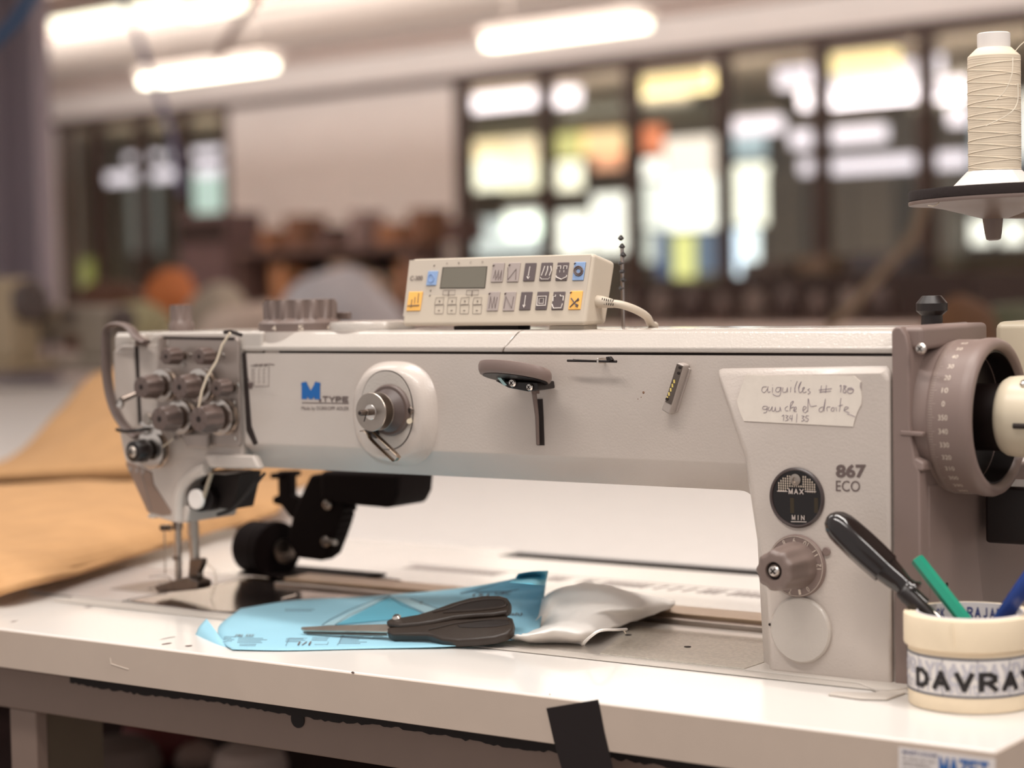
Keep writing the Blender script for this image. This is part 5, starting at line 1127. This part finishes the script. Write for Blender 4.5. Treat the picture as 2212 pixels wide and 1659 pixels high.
MB().tube(cat_rom([F(2046, 414, YT - .03), F(2036, 430, YT - .05), F(2020, 444, YT - .06), F(2005, 444, YT - .06)]), .0004, 6).build('hanging_thread_end', mat('ecru_strand_light', (238, 226, 206)), wo)
MB().tube(cat_rom([F(2192, 112, YT), F(2204, 98, YT), F(2225, 80, YT)]), .0004, 6).build('leading_thread', mat('ecru_strand_light', (238, 226, 206)), wo)

# ================================================================== blue paper, scissors, cloth
def t8(x, y): return (400 + x / 1.784, 1180 + y / 1.784)
ctrl = [[T(502, 1402, TT + .0018), T(620, 1404, TT + .0015), T(800, 1400, TT + .0015), T(960, 1396, TT + .0025), T(1080, 1385, TT + .005), T(1163, 1372, TT + .009)],
        [T(484, 1388, TT + .002), T(640, 1370, TT + .002), T(800, 1362, TT + .002), T(960, 1350, TT + .004), T(1080, 1340, TT + .009), T(1170, 1330, TT + .015)],
        [T(472, 1354, TT + .002), T(660, 1330, TT + .003), T(800, 1322, TT + .006), T(960, 1306, TT + .012), T(1080, 1294, TT + .018), T(1176, 1280, TT + .026)],
        [T(520, 1314, TT + .004), T(640, 1296, TT + .006), T(780, 1289, TT + .009), T(930, 1277, TT + .016), T(1050, 1262, TT + .030), T(1184, 1234, TT + .048)]]
g = patch(ctrl, 10)
pb = MB().grid(g)
paper = pb.build('blue_pattern_paper', BLUEP, solid=.0006, ang=80)
tag(paper, 'light blue printed pattern paper with curled corners lying under the scissors', 'paper')
bv = BVHTree.FromPolygons([tuple(v) for v in pb.v], pb.f)
def onp(px, py, d=.0009):
    r = ray(px, py); h = bv.ray_cast(CAM, r.normalized())
    if h[0] is None: return T(px, py, TT + .003)
    return h[0] + Vector((0, 0, d))
cl_ = [[F(510, 1403, -.1375), F(500, 1397, -.130), F(490, 1389, -.120)], [F(482, 1399, -.134), F(478, 1388, -.126), F(476, 1376, -.116)], [F(452, 1388, -.120), F(452, 1372, -.112), F(460, 1354, -.102)], [F(421, 1373, -.100), F(430, 1354, -.096), F(446, 1336, -.088)]]
MB().grid(patch(cl_, 6)).build('curled_corner', BLUEP, paper, solid=.0005, ang=80)
cr_ = [[onp(1178, 1262, -.001), T(1150, 1262, TT + .055), T(1100, 1258, TT + .045)], [F(1182, 1246, .11), F(1150, 1246, .105), F(1112, 1250, .10)], [F(1184, 1234, .095), F(1150, 1235, .09), F(1120, 1240, .085)]]
MB().grid(patch(cr_, 6)).build('folded_corner', BLUED, paper, solid=.0005, ang=80)
def pline(pts, r=.00028, name='printed_line', m=LINE):
    q = []
    for i in range(len(pts) - 1):
        (x0, y0), (x1, y1) = pts[i], pts[i + 1]; n_ = max(2, int(math.hypot(x1 - x0, y1 - y0) / 12))
        for t_ in range(n_): q.append((x0 + (x1 - x0) * t_ / n_, y0 + (y1 - y0) * t_ / n_))
    q.append(pts[-1]); return MB().tube([onp(*t8(*p)) for p in q], r, 5).build(name, m, paper, smooth=False)
def pfill(tri, m, name):
    b = MB(); n_ = 12; A2, B2, C2, D2 = tri
    rows = []
    for i in range(n_ + 1):
        s_ = i / n_; row = []
        for j in range(n_ + 1):
            u_ = j / n_
            x_ = (A2[0] * (1 - u_) + B2[0] * u_) * (1 - s_) + (D2[0] * (1 - u_) + C2[0] * u_) * s_
            y_ = (A2[1] * (1 - u_) + B2[1] * u_) * (1 - s_) + (D2[1] * (1 - u_) + C2[1] * u_) * s_
            row.append(onp(*t8(x_, y_), .0007))
        rows.append(row)
    b.grid(rows).build(name, m, paper, ang=80)
pfill([(578, 306), (930, 272), (800, 202), (775, 203)], BLUED, 'printed_shape')
pfill([(940, 268), (978, 248), (868, 206), (800, 200)], BLUEL, 'printed_shape')
pfill([(527, 308), (578, 306), (775, 203), (742, 205)], BLUEL, 'printed_shape')
pline([(527, 308), (560, 285), (640, 245), (742, 208), (790, 192)]); pline([(578, 306), (630, 270), (700, 240), (790, 196)]); pline([(790, 196), (830, 228), (880, 245), (940, 270)]); pline([(868, 206), (920, 225), (975, 245), (940, 268)])
pline([(1060, 185), (1120, 172), (1210, 150), (1290, 168), (1240, 178), (1120, 180)], .0004)
for (x, y, s_, w_, h_) in ((1105, 196, '151', 60, 10), (1190, 190, 'GBC', 60, 12), (432, 384, '1/1', 48, 14), (190, 352, 'FRL 555', 70, 9), (900, 224, '2', 12, 8), (1225, 273, '(fish)', 70, 14)):
    vs, fs, bb = text_mb(s_, bold=.01)
    MB().add([onp(*t8(x + a * w_ + b_ * 8, y - b_ * h_)) for a, b_ in vs], fs).build('printed_text', INKG, paper, smooth=False)
for (x0, y0, n_, w_) in ((150, 352, 4, 45), (205, 358, 4, 120), (390, 360, 3, 75), (490, 355, 3, 70), (600, 345, 7, 120), (725, 345, 3, 60), (385, 246, 2, 120), (210, 381, 2, 90)):
    for i in range(n_):
        y_ = y0 + i * 5.5; wv = w_ * random.uniform(.6, 1); pline([(x0 - i * 1.5, y_), (x0 - i * 1.5 + wv, y_ + .6)], .00022)
pline([(388, 386), (400, 358), (470, 358)], .00018); pline([(586, 384), (612, 344), (720, 350)], .00018); pline([(498, 382), (548, 382), (552, 372)], .00018)
# white cloth
cp = [[T(*t8(1245, 366), TT + .003), T(*t8(1330, 372), TT + .003), T(*t8(1400, 372), TT + .003), T(*t8(1470, 372), TT + .003), T(*t8(1535, 380), TT + .003)],
      [T(*t8(1290, 345), TT + .012), T(*t8(1350, 335), TT + .016), T(*t8(1430, 325), TT + .018), T(*t8(1520, 330), TT + .018), T(*t8(1590, 335), TT + .012)],
      [T(*t8(1330, 318), TT + .008), T(*t8(1380, 298), TT + .010), T(*t8(1480, 285), TT + .020), T(*t8(1600, 270), TT + .020), T(*t8(1700, 300), TT + .008)],
      [T(*t8(1360, 265), TT + .016), T(*t8(1430, 235), TT + .020), T(*t8(1560, 215), TT + .028), T(*t8(1720, 232), TT + .026), T(*t8(1860, 240), TT + .016)],
      [T(*t8(1375, 200), TT + .022), T(*t8(1450, 162), TT + .034), T(*t8(1555, 146), TT + .040), T(*t8(1700, 170), TT + .034), T(*t8(1888, 212), TT + .020)],
      [T(*t8(1380, 185), TT + .005), T(*t8(1450, 165), TT + .008), T(*t8(1560, 168), TT + .008), T(*t8(1700, 190), TT + .006), T(*t8(1850, 225), TT + .005)]]
g = patch(cp, 8)
for r_ in g:
    for p in r_: p.z += .0025 * noise.noise(p * 38) + .001 * noise.noise(p * 110); p.z = max(p.z, TT + .0025)
clo = tag(MB().grid(g).build('white_cloth', WCL, solid=.0022, ang=80), 'crumpled white cotton cloth lying right of the blue paper', 'cloth')
MB().tube(cat_rom([T(*t8(1530, 378), TT + .004), T(*t8(1560, 350), TT + .018), T(*t8(1600, 325), TT + .024), T(*t8(1660, 322), TT + .018), T(*t8(1700, 320), TT + .012)]), .0012, 8).build('hem', WCL, clo)
MB().tube(cat_rom([T(*t8(1680, 318), TT + .010), T(*t8(1690, 325), TT + .008), T(*t8(1698, 336), TT + .006)]), .0004, 6).build('loose_thread', THR, clo)
# scissors: long axis along the table, handles propped
tipP = T(651, 1360, TT + .0065); e1 = (T(1105, 1362, TT + .016) - tipP).normalized(); flat_away = Vector((0, 0, 1)).cross(e1).normalized()
if flat_away.y < 0: flat_away = -flat_away
tlS = math.radians(26); e2 = (flat_away * math.cos(tlS) + Vector((0, 0, 1)) * math.sin(tlS)).normalized(); nS = e1.cross(e2).normalized()
if nS.z < 0: nS = -nS
def sc(x, y, d=0.0):
    px, py = t8(x, y); r = ray(px, py); t_ = (tipP - CAM).dot(nS) / r.dot(nS); return CAM + r * t_ + nS * d
ss = thing('scissors', tipP, 'black handled tailor scissors lying closed on the blue paper', 'scissors')
HS = mat('black_brown_handle', (46, 34, 26), .42, bump=.3, bscale=700)
MB().prism([sc(*p, -.0012) for p in ((446, 319), (452, 314), (560, 308), (776, 303), (792, 312), (790, 328), (776, 332), (700, 330), (560, 328), (460, 326))], nS * .0022).build('blade', STL, ss, bevel=.0004)
MB().prism([sc(*p, -.0034) for p in ((450, 323), (560, 320), (776, 318), (776, 334), (690, 333), (560, 330), (470, 328))], nS * .0018).build('blade', STLD, ss, bevel=.0004)
upper = [(776, 303), (795, 292), (850, 284), (900, 276), (960, 258), (1030, 232), (1100, 212), (1160, 203), (1215, 203), (1246, 212), (1258, 230), (1257, 250), (1240, 268), (1190, 276), (1120, 280), (1040, 288), (960, 305), (900, 314), (830, 320), (790, 318)]
lower = [(776, 318), (830, 312), (900, 306), (960, 300), (1040, 286), (1120, 282), (1190, 276), (1235, 272), (1262, 280), (1268, 300), (1264, 325), (1240, 345), (1190, 358), (1120, 366), (1050, 370), (990, 364), (955, 352), (930, 345), (860, 346), (800, 348), (780, 338)]
MB().prism([sc(*p, -.0030) for p in upper], nS * .0075).build('upper_handle', HS, ss, bevel=.0028, seg=4)
MB().prism([sc(*p, -.0065) for p in lower], nS * .0085).build('lower_handle', HS, ss, bevel=.0030, seg=4)
GR = mat('handle_inner', (32, 22, 18), .5)
MB().prism([sc(*p, .0040) for p in ((1010, 262), (1060, 242), (1120, 226), (1190, 216), (1232, 222), (1244, 236), (1232, 250), (1180, 258), (1100, 264), (1040, 270))], nS * .0008).build('finger_opening', GR, ss, bevel=.0004)
MB().tube(cat_rom([sc(*p, .0048) for p in ((960, 270), (1020, 256), (1080, 236), (1160, 222), (1225, 222), (1242, 238), (1225, 252), (1150, 262), (1060, 268), (1000, 272))]), .0012, 8).build('opening_lip', HS, ss)
MB().prism([sc(*p, .0018) for p in ((1050, 312), (1120, 300), (1200, 292), (1248, 294), (1252, 308), (1200, 318), (1120, 322), (1060, 320))], nS * .0008).build('thumb_opening', GR, ss, bevel=.0004)
MB().tube(cat_rom([sc(*p, .0022) for p in ((940, 330), (990, 318), (1040, 306), (1120, 296), (1200, 290), (1250, 292))]), .0010, 8).build('opening_lip', HS, ss)
screw(sc(820, 291, .0040), .0040, ss, ax=nS, name='pivot_screw', m=CHR)
